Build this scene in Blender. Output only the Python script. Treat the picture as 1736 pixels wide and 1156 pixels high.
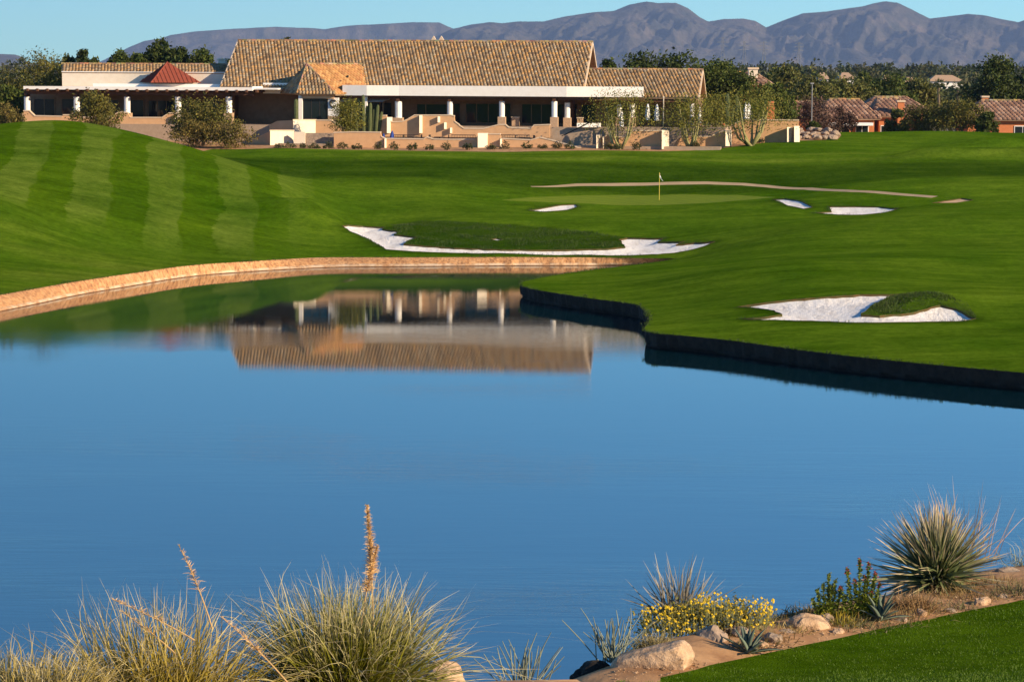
import bpy, math, random, numpy as np
from mathutils import Vector, Matrix, noise as mnoise
from mathutils.geometry import delaunay_2d_cdt
R = math.radians
scene = bpy.context.scene
for o in list(bpy.data.objects): bpy.data.objects.remove(o)
# ------------------------------------------------------------------ camera
CAMZ = 15.0; FPX = 4822.0; PITCH = math.atan((578 - 110) / FPX); ROLL = 0.005
_F = Vector((0, math.cos(PITCH), -math.sin(PITCH))); _U0 = Vector((0, math.sin(PITCH), math.cos(PITCH))); _R0 = Vector((1, 0, 0))
_Rt = (_R0 * math.cos(ROLL) + _U0 * math.sin(ROLL)); _Up = (_U0 * math.cos(ROLL) - _R0 * math.sin(ROLL))
cam_d = bpy.data.cameras.new("camera"); cam = bpy.data.objects.new("camera", cam_d); scene.collection.objects.link(cam)
cam_d.sensor_width = 36; cam_d.lens = FPX / 1736 * 36; cam_d.clip_start = 0.5; cam_d.clip_end = 60000
M = Matrix((( _Rt.x, _Up.x, -_F.x, 0), (_Rt.y, _Up.y, -_F.y, 0), (_Rt.z, _Up.z, -_F.z, CAMZ), (0, 0, 0, 1)))
cam.matrix_world = M
scene.camera = cam
# ------------------------------------------------------------------ world, sun, exposure
SAZ, SEL = R(59), R(22)
SUN = Vector((math.cos(SEL) * math.sin(SAZ), -math.cos(SEL) * math.cos(SAZ), math.sin(SEL)))
w = bpy.data.worlds.new("World"); scene.world = w; w.use_nodes = True
nt = w.node_tree; bg = nt.nodes["Background"]; sky = nt.nodes.new("ShaderNodeTexSky")
sky.sky_type = 'NISHITA'; sky.sun_disc = False; sky.sun_elevation = SEL; sky.sun_rotation = math.pi + SAZ
sky.altitude = 400; sky.air_density = 0.85; sky.dust_density = 0.0; sky.ozone_density = 3.0
bg.inputs[1].default_value = 0.082
tint = nt.nodes.new('ShaderNodeMixRGB'); tint.blend_type = 'MULTIPLY'; tint.inputs[0].default_value = 1; tint.inputs[2].default_value = (.50, .935, 1.16, 1)
nt.links.new(sky.outputs[0], tint.inputs[1]); nt.links.new(tint.outputs[0], bg.inputs[0])
sd = bpy.data.lights.new("sun", 'SUN'); sd.energy = 5.0; sd.angle = R(0.5); sd.color = (1.0, 0.80, 0.56)
so = bpy.data.objects.new("sun", sd); scene.collection.objects.link(so); so.rotation_euler = SUN.to_track_quat('Z', 'Y').to_euler()
scene.view_settings.view_transform = 'Standard'; scene.view_settings.look = 'None'; scene.view_settings.gamma = 1
scene.view_settings.exposure = 0.76
scene.render.engine = 'CYCLES'
scene.cycles.max_bounces = 6; scene.cycles.transparent_max_bounces = 8
HAZE = 2.7e-5
# ------------------------------------------------------------------ pixel -> place
def ray(px, py):
    return (_F + _Rt * ((px - 868) / FPX) + _Up * ((578 - py) / FPX))
def P(px, py, D):
    d = ray(px, py); t = D / d.y
    return Vector((d.x * t, D, CAMZ + d.z * t))
def PZ(px, py, z):
    d = ray(px, py); t = (z - CAMZ) / d.z
    return Vector((d.x * t, d.y * t, z))
def PX(px, D, py=300): return P(px, py, D).x
# ------------------------------------------------------------------ object helpers
COL = scene.collection
def tag(o, label=None, cat=None, group=None, kind=None):
    if label: o["label"] = label
    if cat: o["category"] = cat
    if group: o["group"] = group
    if kind: o["kind"] = kind
    return o
def empty(name, loc=(0, 0, 0), rz=0):
    o = bpy.data.objects.new(name, None); COL.objects.link(o); o.location = loc; o.rotation_euler = (0, 0, rz); o.empty_display_size = .3
    return o
def mesh_np(name, V, F, mat, parent=None, C=None, smooth=False, loc=None):
    """V (n,3), F (m,k) int array of equal sized faces"""
    V = np.asarray(V, dtype=np.float32); F = np.asarray(F, dtype=np.int32); m, k = F.shape
    me = bpy.data.meshes.new(name)
    me.vertices.add(len(V)); me.vertices.foreach_set("co", V.ravel())
    me.loops.add(m * k); me.loops.foreach_set("vertex_index", F.ravel())
    me.polygons.add(m); me.polygons.foreach_set("loop_start", np.arange(0, m * k, k, dtype=np.int32)); me.polygons.foreach_set("loop_total", np.full(m, k, dtype=np.int32))
    if smooth: me.polygons.foreach_set("use_smooth", np.ones(m, dtype=bool))
    if C is not None: set_col(me, C)
    me.update(calc_edges=True); me.validate()
    me.materials.append(mat)
    o = bpy.data.objects.new(name, me); COL.objects.link(o)
    if parent: o.parent = parent
    if loc is not None: o.location = loc
    return o
def set_col(me, C, name="Col"):
    C = np.asarray(C, dtype=np.float32)
    a = me.attributes.new(name, 'FLOAT_COLOR', 'POINT')
    a.data.foreach_set("color", np.hstack([C, np.ones((len(C), 1), np.float32)]).ravel())
class MB:
    def __init__(s): s.v = []; s.f = []; s.c = []
    def add(s, vs, fs, col=None):
        b = len(s.v); s.v += [tuple(v) for v in vs]; s.f += [tuple(i + b for i in f) for f in fs]
        s.c += [col or (1, 1, 1)] * len(vs); return s
    def box(s, x0, x1, y0, y1, z0, z1, col=None):
        return s.add([(x0, y0, z0), (x1, y0, z0), (x1, y1, z0), (x0, y1, z0), (x0, y0, z1), (x1, y0, z1), (x1, y1, z1), (x0, y1, z1)],
              [(0, 3, 2, 1), (4, 5, 6, 7), (0, 1, 5, 4), (1, 2, 6, 5), (2, 3, 7, 6), (3, 0, 4, 7)], col)
    def prism(s, front, vec, col=None):
        n = len(front); vec = Vector(vec); fr = [Vector(p) for p in front]
        vs = fr + [p + vec for p in fr]
        fs = [tuple(range(n)), tuple(reversed(range(n, 2 * n)))] + [(i, i + n, (i + 1) % n + n, (i + 1) % n) for i in range(n)]
        return s.add(vs, fs, col)
    def tube(s, pts, rad, n=6, col=None, cap=True):
        pts = [Vector(p) for p in pts]; m = len(pts)
        if not hasattr(rad, '__len__'): rad = [rad] * m
        vs = []
        for i, p in enumerate(pts):
            d = (pts[min(i + 1, m - 1)] - pts[max(i - 1, 0)]); d = d.normalized() if d.length > 1e-9 else Vector((0, 0, 1))
            a = d.orthogonal().normalized() if abs(d.z) < .99 else Vector((1, 0, 0)); b = d.cross(a).normalized(); a = b.cross(d)
            for k in range(n):
                t = 2 * math.pi * k / n; vs.append(p + (a * math.cos(t) + b * math.sin(t)) * rad[i])
        fs = [(i * n + k, i * n + (k + 1) % n, (i + 1) * n + (k + 1) % n, (i + 1) * n + k) for i in range(m - 1) for k in range(n)]
        if cap: fs += [tuple(reversed(range(n))), tuple(range((m - 1) * n, m * n))]
        return s.add(vs, fs, col)
    def build(s, name, mat, parent=None, smooth=False, loc=None, col=False):
        me = bpy.data.meshes.new(name); me.from_pydata(s.v, [], s.f); me.update()
        if col: set_col(me, s.c)
        if smooth: me.polygons.foreach_set("use_smooth", np.ones(len(me.polygons), dtype=bool))
        me.materials.append(mat)
        o = bpy.data.objects.new(name, me); COL.objects.link(o)
        if parent: o.parent = parent
        if loc is not None: o.location = loc
        return o
# ------------------------------------------------------------------ materials
MATS = {}
def mat(name):
    m = bpy.data.materials.new(name); m.use_nodes = True; MATS[name] = m
    return m, m.node_tree.nodes, m.node_tree.links, m.node_tree.nodes["Principled BSDF"]
def N(nodes, t, **kw):
    n = nodes.new("ShaderNode" + t)
    for k, v in kw.items(): setattr(n, k, v)
    return n
def noise_tex(nodes, links, scale, detail=4, rough=.55, stretch=None, coord='Object', dist=0):
    tc = N(nodes, 'TexCoord'); t = N(nodes, 'TexNoise'); t.inputs['Scale'].default_value = scale; t.inputs['Detail'].default_value = detail; t.inputs['Roughness'].default_value = rough; t.inputs['Distortion'].default_value = dist
    if stretch:
        mp = N(nodes, 'Mapping'); mp.inputs['Scale'].default_value = stretch; links.new(tc.outputs[coord], mp.inputs[0]); links.new(mp.outputs[0], t.inputs[0])
    else: links.new(tc.outputs[coord], t.inputs[0])
    return t
def ramp(nodes, links, src, stops):
    r = N(nodes, 'ValToRGB'); e = r.color_ramp.elements
    while len(e) < len(stops): e.new(.5)
    for i, (p, c) in enumerate(stops): e[i].position = p; e[i].color = (*c, 1)
    links.new(src, r.inputs[0]); return r
def mix(nodes, links, a, b, fac, mode='MIX'):
    m = N(nodes, 'MixRGB', blend_type=mode)
    for i, v in ((0, fac), (1, a), (2, b)):
        if hasattr(v, 'type') and hasattr(v, 'links'): links.new(v, m.inputs[i])
        elif isinstance(v, tuple): m.inputs[i].default_value = (*v, 1)
        else: m.inputs[i].default_value = v
    return m.outputs[0]
def bump(nodes, links, b, src, strength=.3, dist=.05):
    n = N(nodes, 'Bump'); n.inputs['Strength'].default_value = strength; n.inputs['Distance'].default_value = dist
    links.new(src, n.inputs['Height']); links.new(n.outputs[0], b.inputs['Normal'])
def simple(name, c1, c2, scale=3, rough=.8, bs=.3, bd=.02, detail=5, stretch=None, metallic=0, spec=.3):
    m, n, l, b = mat(name)
    t = noise_tex(n, l, scale, detail, .6, stretch); r = ramp(n, l, t.outputs[0], [(.3, c1), (.7, c2)])
    l.new(r.outputs[0], b.inputs['Base Color']); b.inputs['Roughness'].default_value = rough; b.inputs['Metallic'].default_value = metallic; b.inputs['Specular IOR Level'].default_value = spec
    if bs: bump(n, l, b, t.outputs[0], bs, bd)
    return m
def vcol_mat(name, scale=2.0, var=.35, rough=.8, trans=0.0, bs=0, spec=.25):
    """colour from the mesh's own colour attribute with a little noise on top"""
    m, n, l, b = mat(name)
    a = N(n, 'Attribute', attribute_name='Col'); t = noise_tex(n, l, scale, 3)
    r = ramp(n, l, t.outputs[0], [(.25, (1 - var,) * 3), (.75, (1 + var * .6,) * 3)])
    c = mix(n, l, a.outputs[0], r.outputs[0], 1.0, 'MULTIPLY')
    l.new(c, b.inputs['Base Color']); b.inputs['Roughness'].default_value = rough; b.inputs['Specular IOR Level'].default_value = spec
    if bs: bump(n, l, b, t.outputs[0], bs, .02)
    if trans:
        tr = N(n, 'BsdfTranslucent'); l.new(c, tr.inputs[0]); mx = N(n, 'MixShader'); mx.inputs[0].default_value = trans
        l.new(b.outputs[0], mx.inputs[1]); l.new(tr.outputs[0], mx.inputs[2]); l.new(mx.outputs[0], n['Material Output'].inputs[0])
    return m
def make_grass():
    m, n, l, b = mat('turf')
    tc = N(n, 'TexCoord'); z = N(n, 'Attribute', attribute_name='Zone'); sp = N(n, 'SeparateColor'); l.new(z.outputs[0], sp.inputs[0])
    big = noise_tex(n, l, .09, 5, .6); st = noise_tex(n, l, 1.0, 6, .72, (.10, .50, .3)); fine = noise_tex(n, l, 2.2, 6, .78); ff = noise_tex(n, l, 60, 3, .7)
    base = ramp(n, l, big.outputs[0], [(.3, (.052, .130, .003)), (.7, (.110, .198, .010))]).outputs[0]
    s1 = ramp(n, l, st.outputs[0], [(.34, (.62, .68, .5)), (.66, (1.36, 1.24, 1.5))]).outputs[0]
    f1 = ramp(n, l, fine.outputs[0], [(.3, (.66, .70, .6)), (.7, (1.32, 1.26, 1.3))]).outputs[0]
    f2 = ramp(n, l, ff.outputs[0], [(.3, (.62, .66, .6)), (.7, (1.35, 1.3, 1.3))]).outputs[0]
    mot = ramp(n, l, noise_tex(n, l, .38, 6, .7).outputs[0], [(.32, (.78, .84, .7)), (.68, (1.2, 1.14, 1.2))]).outputs[0]; base = mix(n, l, base, mot, 1.0, 'MULTIPLY'); c = mix(n, l, base, s1, .8, 'MULTIPLY'); c = mix(n, l, c, f1, 1.0, 'MULTIPLY'); c = mix(n, l, c, f2, .8, 'MULTIPLY')
    # mowing stripes (bent grass), 5.35 m period
    sx = N(n, 'SeparateXYZ'); l.new(tc.outputs['Object'], sx.inputs[0])
    wob = N(n, 'Math', operation='MULTIPLY_ADD'); l.new(big.outputs[0], wob.inputs[0]); wob.inputs[1].default_value = 3.2; wf = N(n, 'Math', operation='MULTIPLY_ADD'); l.new(fine.outputs[0], wf.inputs[0]); wf.inputs[1].default_value = .9; l.new(sx.outputs[0], wf.inputs[2]); l.new(wf.outputs[0], wob.inputs[2])
    a1 = N(n, 'Math', operation='MULTIPLY_ADD'); l.new(sx.outputs[1], a1.inputs[0]); a1.inputs[1].default_value = .108; l.new(wob.outputs[0], a1.inputs[2])
    a2 = N(n, 'Math', operation='MULTIPLY'); l.new(a1.outputs[0], a2.inputs[0]); a2.inputs[1].default_value = 2 * math.pi / 5.6
    a3 = N(n, 'Math', operation='ADD'); l.new(a2.outputs[0], a3.inputs[0]); a3.inputs[1].default_value = 2.9
    a4 = N(n, 'Math', operation='SINE'); l.new(a3.outputs[0], a4.inputs[0])
    sr = ramp(n, l, a4.outputs[0], [(.455, (.78, .84, .4)), (.545, (1.28, 1.10, 2.4))])
    mr = N(n, 'MapRange'); l.new(a4.outputs[0], mr.inputs[0]); mr.inputs[1].default_value = -1; mr.inputs[2].default_value = 1; l.new(mr.outputs[0], sr.inputs[0])
    stripes = mix(n, l, (1, 1, 1), sr.outputs[0], sp.outputs[0]); c = mix(n, l, c, stripes, 1.0, 'MULTIPLY')
    rough = mix(n, l, (1, 1, 1), (.34, .42, .42), sp.outputs[1]); c = mix(n, l, c, rough, 1.0, 'MULTIPLY')  # darkens rough turf, and also the shade painted on the slope band
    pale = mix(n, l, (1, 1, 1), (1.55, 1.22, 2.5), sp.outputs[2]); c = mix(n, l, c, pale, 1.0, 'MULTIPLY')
    l.new(c, b.inputs['Base Color']); b.inputs['Roughness'].default_value = 1; b.inputs['Specular IOR Level'].default_value = 0
    add = N(n, 'Math', operation='ADD'); l.new(fine.outputs[0], add.inputs[0]); l.new(ff.outputs[0], add.inputs[1])
    bump(n, l, b, add.outputs[0], .9, .12)
    return m
M_grass = make_grass()
def make_green():
    m, n, l, b = mat('putting_green'); tc = N(n, 'TexCoord'); t = noise_tex(n, l, 1.2, 4, .6, (.6, .6, 1)); wv = N(n, 'TexWave'); wv.inputs['Scale'].default_value = .35; wv.inputs['Distortion'].default_value = 1.0
    mp = N(n, 'Mapping'); mp.inputs['Rotation'].default_value = (0, 0, .9); l.new(tc.outputs['Object'], mp.inputs[0]); l.new(mp.outputs[0], wv.inputs[0])
    c = mix(n, l, ramp(n, l, t.outputs[0], [(.3, (.115, .168, .004)), (.7, (.140, .192, .006))]).outputs[0], ramp(n, l, wv.outputs[0], [(.3, (.88, .9, .9)), (.7, (1.1, 1.08, 1.1))]).outputs[0], 1, 'MULTIPLY')
    l.new(c, b.inputs['Base Color']); b.inputs['Roughness'].default_value = .9; b.inputs['Specular IOR Level'].default_value = .1
    return m
M_green = make_green()
def make_sand():
    m, n, l, b = mat('white_sand'); t = noise_tex(n, l, 1.6, 6, .7, (1, .35, 1)); t2 = noise_tex(n, l, 2.6, 5, .75)
    r = ramp(n, l, t.outputs[0], [(.28, (.62, .57, .52)), (.55, (.84, .81, .77))]); l.new(r.outputs[0], b.inputs['Base Color']); b.inputs['Roughness'].default_value = .95; b.inputs['Specular IOR Level'].default_value = .1
    bump(n, l, b, t2.outputs[0], 1.0, .22); return m
M_sand = make_sand()
M_tansand = simple('tan_sand', (.40, .26, .15), (.52, .36, .22), 2, .95, .3, .05)
M_dirt = simple('desert_dirt', (.25, .12, .05), (.52, .30, .14), 2.2, .95, .5, .06, 7)
M_path = simple('cart_path', (.34, .24, .13), (.42, .30, .17), .8, .9, .1, .02)
M_lip = simple('turf_lip', (.10, .055, .02), (.05, .06, .015), 3, .95, .4, .05)
M_plain = simple('plain_scrub', (.10, .09, .045), (.17, .14, .08), .02, .95, 0, .02)
M_bank = None
def make_bank():
    m, n, l, b = mat('bank_stone'); t = noise_tex(n, l, 1.3, 6, .7, (1.6, 1.6, .5)); t2 = noise_tex(n, l, 5, 4, .7, (1, 1, .35)); sepz = N(n, 'TexCoord')
    c = ramp(n, l, t.outputs[0], [(.28, (.32, .13, .05)), (.5, (.50, .255, .10)), (.75, (.56, .34, .17))]).outputs[0]
    d = ramp(n, l, t2.outputs[0], [(.38, (.38, .34, .32)), (.55, (1, 1, 1))]).outputs[0]
    c = mix(n, l, c, d, .8, 'MULTIPLY')
    sx = N(n, 'SeparateXYZ'); l.new(sepz.outputs['Object'], sx.inputs[0])
    led = ramp(n, l, sx.outputs[2], [(.03, (0, 0, 0)), (.06, (1, 1, 1)), (.15, (1, 1, 1)), (.22, (0, 0, 0))]).outputs[0]
    lv_ = N(n, 'Math', operation='MULTIPLY'); l.new(led, lv_.inputs[0]); lr_ = ramp(n, l, noise_tex(n, l, .9, 4, .7).outputs[0], [(.40, (.05,) * 3), (.58, (.85,) * 3)]); l.new(lr_.outputs[0], lv_.inputs[1])
    c = mix(n, l, c, (.60, .47, .32), lv_.outputs[0]); wet = ramp(n, l, sx.outputs[2], [(.03, (.3, .26, .24)), (.055, (1, 1, 1))]).outputs[0]
    c = mix(n, l, c, wet, 1, 'MULTIPLY')
    l.new(c, b.inputs['Base Color']); b.inputs['Roughness'].default_value = .85; bump(n, l, b, t2.outputs[0], .6, .08); return m
M_bank = make_bank()
def make_water():
    m, n, l, b = mat('pond_water'); b.inputs['Base Color'].default_value = (.0, .014, .020, 1); b.inputs['Roughness'].default_value = .015; b.inputs['IOR'].default_value = 4.2
    t1 = noise_tex(n, l, 1.0, 6, .68, (.30, 1.5, 1)); t2 = noise_tex(n, l, .06, 3, .5, (.6, 1.0, 1)); t3 = noise_tex(n, l, 6.0, 3, .6, (.5, 1, 1))
    k = ramp(n, l, t2.outputs[0], [(.42, (.22,) * 3), (.60, (1,) * 3)])
    tc = N(n, 'TexCoord'); sx = N(n, 'SeparateXYZ'); l.new(tc.outputs['Object'], sx.inputs[0])
    opn = N(n, 'MapRange'); l.new(sx.outputs[1], opn.inputs[0]); opn.inputs[1].default_value = 124; opn.inputs[2].default_value = 84; opn.inputs[3].default_value = 1.0; opn.inputs[4].default_value = 8.0
    kk = N(n, 'Math', operation='MULTIPLY'); l.new(k.outputs[0], kk.inputs[0]); l.new(opn.outputs[0], kk.inputs[1])
    a = N(n, 'Math', operation='MULTIPLY'); l.new(t1.outputs[0], a.inputs[0]); l.new(kk.outputs[0], a.inputs[1])
    a2 = N(n, 'Math', operation='MULTIPLY_ADD'); l.new(t3.outputs[0], a2.inputs[0]); a2.inputs[1].default_value = .06; l.new(a.outputs[0], a2.inputs[2])
    bump(n, l, b, a2.outputs[0], .35, .0075); return m
M_water = make_water()
M_tile = vcol_mat('clay_tile', 4, .25, .85)
M_leaf = vcol_mat('leaf', 1.5, .35, .7, .25)
M_blade = vcol_mat('blade', 6, .25, .6, .2)
M_bark = simple('bark', (.10, .075, .05), (.20, .15, .10), 6, .9, .6, .03, 5, (1, 1, .3))
M_greenbark = simple('green_bark', (.20, .19, .07), (.32, .29, .13), 5, .8, .3, .02)
M_stucco = simple('cream_stucco', (.66, .56, .43), (.72, .62, .49), 2.5, .9, .15, .01)
M_white = simple('white_stucco', (.78, .73, .66), (.84, .80, .74), 2, .85, .1, .01)
M_terr = simple('adobe_stucco', (.54, .31, .155), (.62, .37, .195), 1.6, .92, .2, .015, 6)
M_cap = simple('wall_cap', (.58, .44, .30), (.66, .52, .37), 3, .9, .15, .01)
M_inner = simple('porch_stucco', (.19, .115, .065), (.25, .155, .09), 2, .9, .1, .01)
M_wood = simple('dark_timber', (.07, .030, .014), (.13, .058, .028), 3, .75, .3, .01, 5, (1, 1, 8))
M_stone = simple('column_stone', (.36, .23, .14), (.48, .33, .21), 5, .9, .6, .04)
M_red = simple('red_metal_roof', (.22, .052, .028), (.28, .07, .038), 3, .55, .05, .01, metallic=0.1)
M_iron = simple('iron', (.018, .015, .013), (.035, .03, .026), 8, .6, .1, .01)
M_floor = simple('patio_paving', (.30, .22, .15), (.38, .28, .2), 3, .9, .2, .01)
M_orange = simple('orange_stucco', (.46, .15, .055), (.54, .19, .075), 2, .9, .15, .01)
M_whitep = simple('white_canvas', (.78, .77, .75), (.84, .83, .81), 6, .8, .1, .01)
M_rock = simple('boulder', (.26, .155, .085), (.62, .43, .27), 7, .92, .8, .06, 8)
M_rockg = simple('grey_boulder', (.20, .155, .115), (.40, .29, .21), 5, .95, .9, .07, 8)
M_shadestone = simple('shaded_stone', (.008, .0065, .0045), (.026, .019, .012), 3, .8, .6, .06)  # near black: shade of the right bank put into the stone colour
M_pylon = simple('galvanised', (.20, .21, .22), (.27, .28, .29), 3, .6, 0, .01)
M_yellow = simple('yellow_paint', (.55, .42, .06), (.62, .48, .08), 4, .5, 0, .01)
M_blue = simple('blue_canvas', (.02, .05, .22), (.03, .07, .3), 5, .8, .1, .01)
def make_glass():
    m, n, l, b = mat('window_glass'); b.inputs['Base Color'].default_value = (.012, .018, .022, 1); b.inputs['Roughness'].default_value = .06; b.inputs['IOR'].default_value = 1.5
    t = noise_tex(n, l, .6, 2); bump(n, l, b, t.outputs[0], .08, .02); return m
M_glass = make_glass()
def make_mtn():
    m, n, l, b = mat('mountain_scrub'); t = noise_tex(n, l, .0045, 9, .68); t2 = noise_tex(n, l, .03, 5, .7)
    c = ramp(n, l, t.outputs[0], [(.32, (.035, .042, .034)), (.5, (.075, .070, .055)), (.7, (.135, .110, .085))]).outputs[0]
    c = mix(n, l, c, ramp(n, l, t2.outputs[0], [(.3, (.7, .7, .7)), (.7, (1.25, 1.2, 1.2))]).outputs[0], 1, 'MULTIPLY')
    l.new(c, b.inputs['Base Color']); b.inputs['Roughness'].default_value = .95; b.inputs['Specular IOR Level'].default_value = .05; bump(n, l, b, t2.outputs[0], .8, 25); return m
M_mtn = make_mtn()
# ------------------------------------------------------------------ terrain
class TPS:
    def __init__(s, pts, lam=0.02):
        p = np.array(pts, float); s.xy = p[:, :2]; z = p[:, 2]; n = len(p)
        K = s.k(s.xy) + lam * np.eye(n); Pm = np.hstack([np.ones((n, 1)), s.xy]); A = np.zeros((n + 3, n + 3)); A[:n, :n] = K; A[:n, n:] = Pm; A[n:, :n] = Pm.T
        s.w = np.linalg.solve(A, np.concatenate([z, np.zeros(3)]))
    def k(s, q):
        d2 = ((q[:, None, :] - s.xy[None]) ** 2).sum(-1); return np.where(d2 > 1e-12, d2 * np.log(np.maximum(d2, 1e-12)) * .5, 0.0)
    def __call__(s, q):
        q = np.asarray(q, float); out = np.empty(len(q))
        for i in range(0, len(q), 20000):
            c = q[i:i + 20000]; out[i:i + 20000] = s.k(c) @ s.w[:-3] + s.w[-3] + c @ s.w[-2:]
        return out
# shoreline: (top px, top py, water px, water py, top z)
far_bank = [(-150, 528, -150, 558, .85), (0, 500, 0, 528, .8), (74, 487, 74, 513, .8), (136, 476, 136, 499, .8), (217, 464.5, 217, 486, .78), (320, 449.5, 320, 468, .75),
            (430, 443, 430, 460, .7), (500, 438.5, 500, 456, .65), (545, 436.5, 550, 453.5, .62), (600, 436.5, 602, 452.5, .6), (700, 436.5, 702, 452, .6), (860, 436, 860, 450.5, .6), (1000, 436.5, 998, 450.3, .6), (1080, 437.5, 1074, 450, .6), (1164, 439, 1150, 449, .6)]
pen_n = [(1100, 446), (1000, 458), (930, 468)]
pen_w = [(885, 477, 878, 488, .6), (881, 484, 876, 496, .6), (905, 491, 897, 508, .62), (945, 497, 940, 519, .65), (1000, 506, 1000, 530, .68), (1060, 513, 1060, 540, .7), (1084, 517, 1081, 546, .7), (1097, 527, 1081, 546, .7), (1101, 540, 1090, 556, .7),
         (1099, 548, 1086, 566, .7), (1091, 557, 1086, 566, .7), (1098, 563, 1098, 580, .7), (1120, 566, 1098, 580, .7), (1150, 568, 1140, 591, .7), (1250, 578, 1240, 603, .7), (1330, 590, 1320, 614, .7), (1450, 605, 1450, 626, .7), (1600, 620, 1600, 640, .7), (1736, 632, 1736, 652, .7), (1950, 652, 1950, 675, .7)]
def resample(pairs, step):
    out = []
    for (a, b), (c, d) in zip(pairs[:-1], pairs[1:]):
        n = max(1, int((c - a).length / step))
        for i in range(n): out.append((a.lerp(c, i / n), b.lerp(d, i / n)))
    out.append(pairs[-1]); return out
def smooth(pairs, it=2):
    for _ in range(it):
        q = [pairs[0]]
        for (a, b), (c, d) in zip(pairs[:-1], pairs[1:]): q += [(a.lerp(c, .25), b.lerp(d, .25)), (a.lerp(c, .75), b.lerp(d, .75))]
        q.append(pairs[-1]); pairs = q
    return pairs
def under(a, b): p = PZ(a, b, .85); return (p, Vector((p.x + .10, p.y + .12, 0)))
seg_far = smooth([(PZ(a, b, z), PZ(c, d, 0)) for a, b, c, d, z in far_bank])
seg_n = smooth([(PZ(1164, 439, .6), PZ(1150, 449, 0))] + [(PZ(a, b, .6), PZ(a, b, .6) + Vector((-.25, .45, -.6))) for a, b in pen_n] + [under(885, 477)])
seg_w = smooth([under(a, b) for a, b, c, d, z in pen_w], 2)
bank_chain = seg_far + seg_n[1:-1] + seg_w
rnd = random.Random(4)
bank_fine = resample(bank_chain, .22)
shore_top = [a for a, b in resample(bank_chain, .5)]
off = [Vector(p) for p in ((55, 100, .6), (58, 62, .3), (40, 55, .1), (15, 53, .1), (0, 52, .1), (-15, 52, .1), (-40, 55, .1), (-60, 68, .4), (-60, 115, .8), (-50, 148, .85))]
pond_poly = shore_top + off
# course control points
ctl = [(p.x, p.y, p.z) for p in [a for a, b in bank_chain[::3]]] + [(p.x, p.y, p.z) for p in (off[0], off[-1], off[-2])]
def C_(px, py, D): p = P(px, py, D); ctl.append((p.x, p.y, p.z))
for a in [(0, 213, 256), (55, 209, 256), (110, 207, 256), (160, 212, 256), (200, 219, 256), (260, 232, 255), (330, 251, 253), (400, 277, 247), (470, 308, 239), (545, 343, 230),
          (0, 350, 206), (0, 280, 227), (110, 300, 226), (110, 390, 207), (250, 300, 230), (250, 380, 214), (300, 420, 210.5), (350, 340, 228), (450, 360, 226), (450, 410, 215.5), (540, 400, 221.5), (380, 400, 215),
          (-150, 240, 256), (-150, 400, 196),
          (450, 258, 272), (600, 258, 272), (750, 258, 272), (500, 300, 254), (600, 300, 255), (750, 300, 256), (600, 345, 242), (750, 345, 243), (560, 372, 231), (600, 380, 228), (620, 404, 221.5), (655, 424, 215),
          (650, 382, 229), (750, 380, 230), (850, 388, 228), (950, 395, 226), (1050, 404, 223), (700, 428, 214.5), (850, 430, 214.4), (1000, 433, 214.2), (1120, 432, 214), (1130, 405, 221.5), (1210, 407, 216), (1200, 425, 209), (750, 405, 221.5), (900, 408, 221), (650, 350, 241),
          (868, 273, 266.5), (1080, 275, 266.5), (1290, 277, 266), (1500, 280, 264), (1736, 283, 262), (868, 264, 271), (1080, 264, 271), (1290, 265, 271), (1450, 266, 270),
          (868, 256, 276), (600, 254.5, 278), (1050, 256, 276), (1200, 252, 279), (1300, 243, 284), (1400, 238, 289), (1420, 226, 300), (1560, 224, 303), (1736, 227, 305), (1600, 240, 290), (1736, 243, 288), (1600, 262, 273), (1736, 260, 274), (1500, 264, 272),
          (920, 318, 256), (1060, 314, 258), (1200, 312, 258), (1300, 316, 256), (1450, 325, 246), (1580, 333, 241), (1736, 330, 240),
          (1118, 340, 250), (1100, 349, 246), (1100, 331, 254), (1300, 335, 250), (900, 335, 250), (870, 345, 246), (935, 358, 241), (935, 347, 245.5), (1340, 352, 237), (1340, 337, 246), (1450, 365, 232), (1450, 347, 238), (800, 360, 237), (1000, 380, 230), (1230, 375, 229),
          (1300, 400, 208), (1600, 400, 205), (1600, 360, 224), (1300, 450, 182), (1600, 450, 180), (1450, 494, 161.5), (1520, 496, 161), (1600, 496, 161), (1680, 503, 159), (1450, 549, 150), (1580, 547, 150.5), (1290, 510, 160), (1290, 545, 152), (1670, 535, 153), (1000, 482, 185), (1060, 465, 192), (1100, 490, 177), (1200, 520, 160.5), (1200, 470, 178), (1150, 445, 203), (1736, 400, 205), (1736, 480, 170), (1736, 560, 147),
          (1950, 480, 170), (1950, 340, 235), (1950, 280, 262), (1950, 228, 305)]: C_(*a)
ctl += [(PX(0, 276), 276, 7.4), (PX(110, 276), 276, 7.4), (PX(250, 273), 273, 7.0), (PX(340, 268), 268, 6.4), (PX(410, 262), 262, 6.2), (PX(-150, 278), 278, 7.6), (PX(0, 285), 285, 7.6), (PX(300, 285), 285, 7.0), (PX(600, 292), 292, 7.0), (PX(900, 292), 292, 7.0), (PX(1150, 296), 296, 7.2), (PX(868, 320), 320, 6.6), (PX(0, 320), 320, 6.8), (PX(1600, 330), 330, 7.3), (PX(1736, 330), 330, 7.3)]
hC = TPS(ctl, .03)
nctl = [(0, 0, 13.3), (-8, 0, 13.4), (8, 0, 13.2), (-12, -10, 13.6), (12, -10, 13.6), (0, 10, 11.9), (-10, 10, 11.9), (10, 12, 11.3), (-12, 19, 10.65), (14, 24, 9.9), (14, 33, 8.9), (-15, 24, 9.2)]
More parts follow.
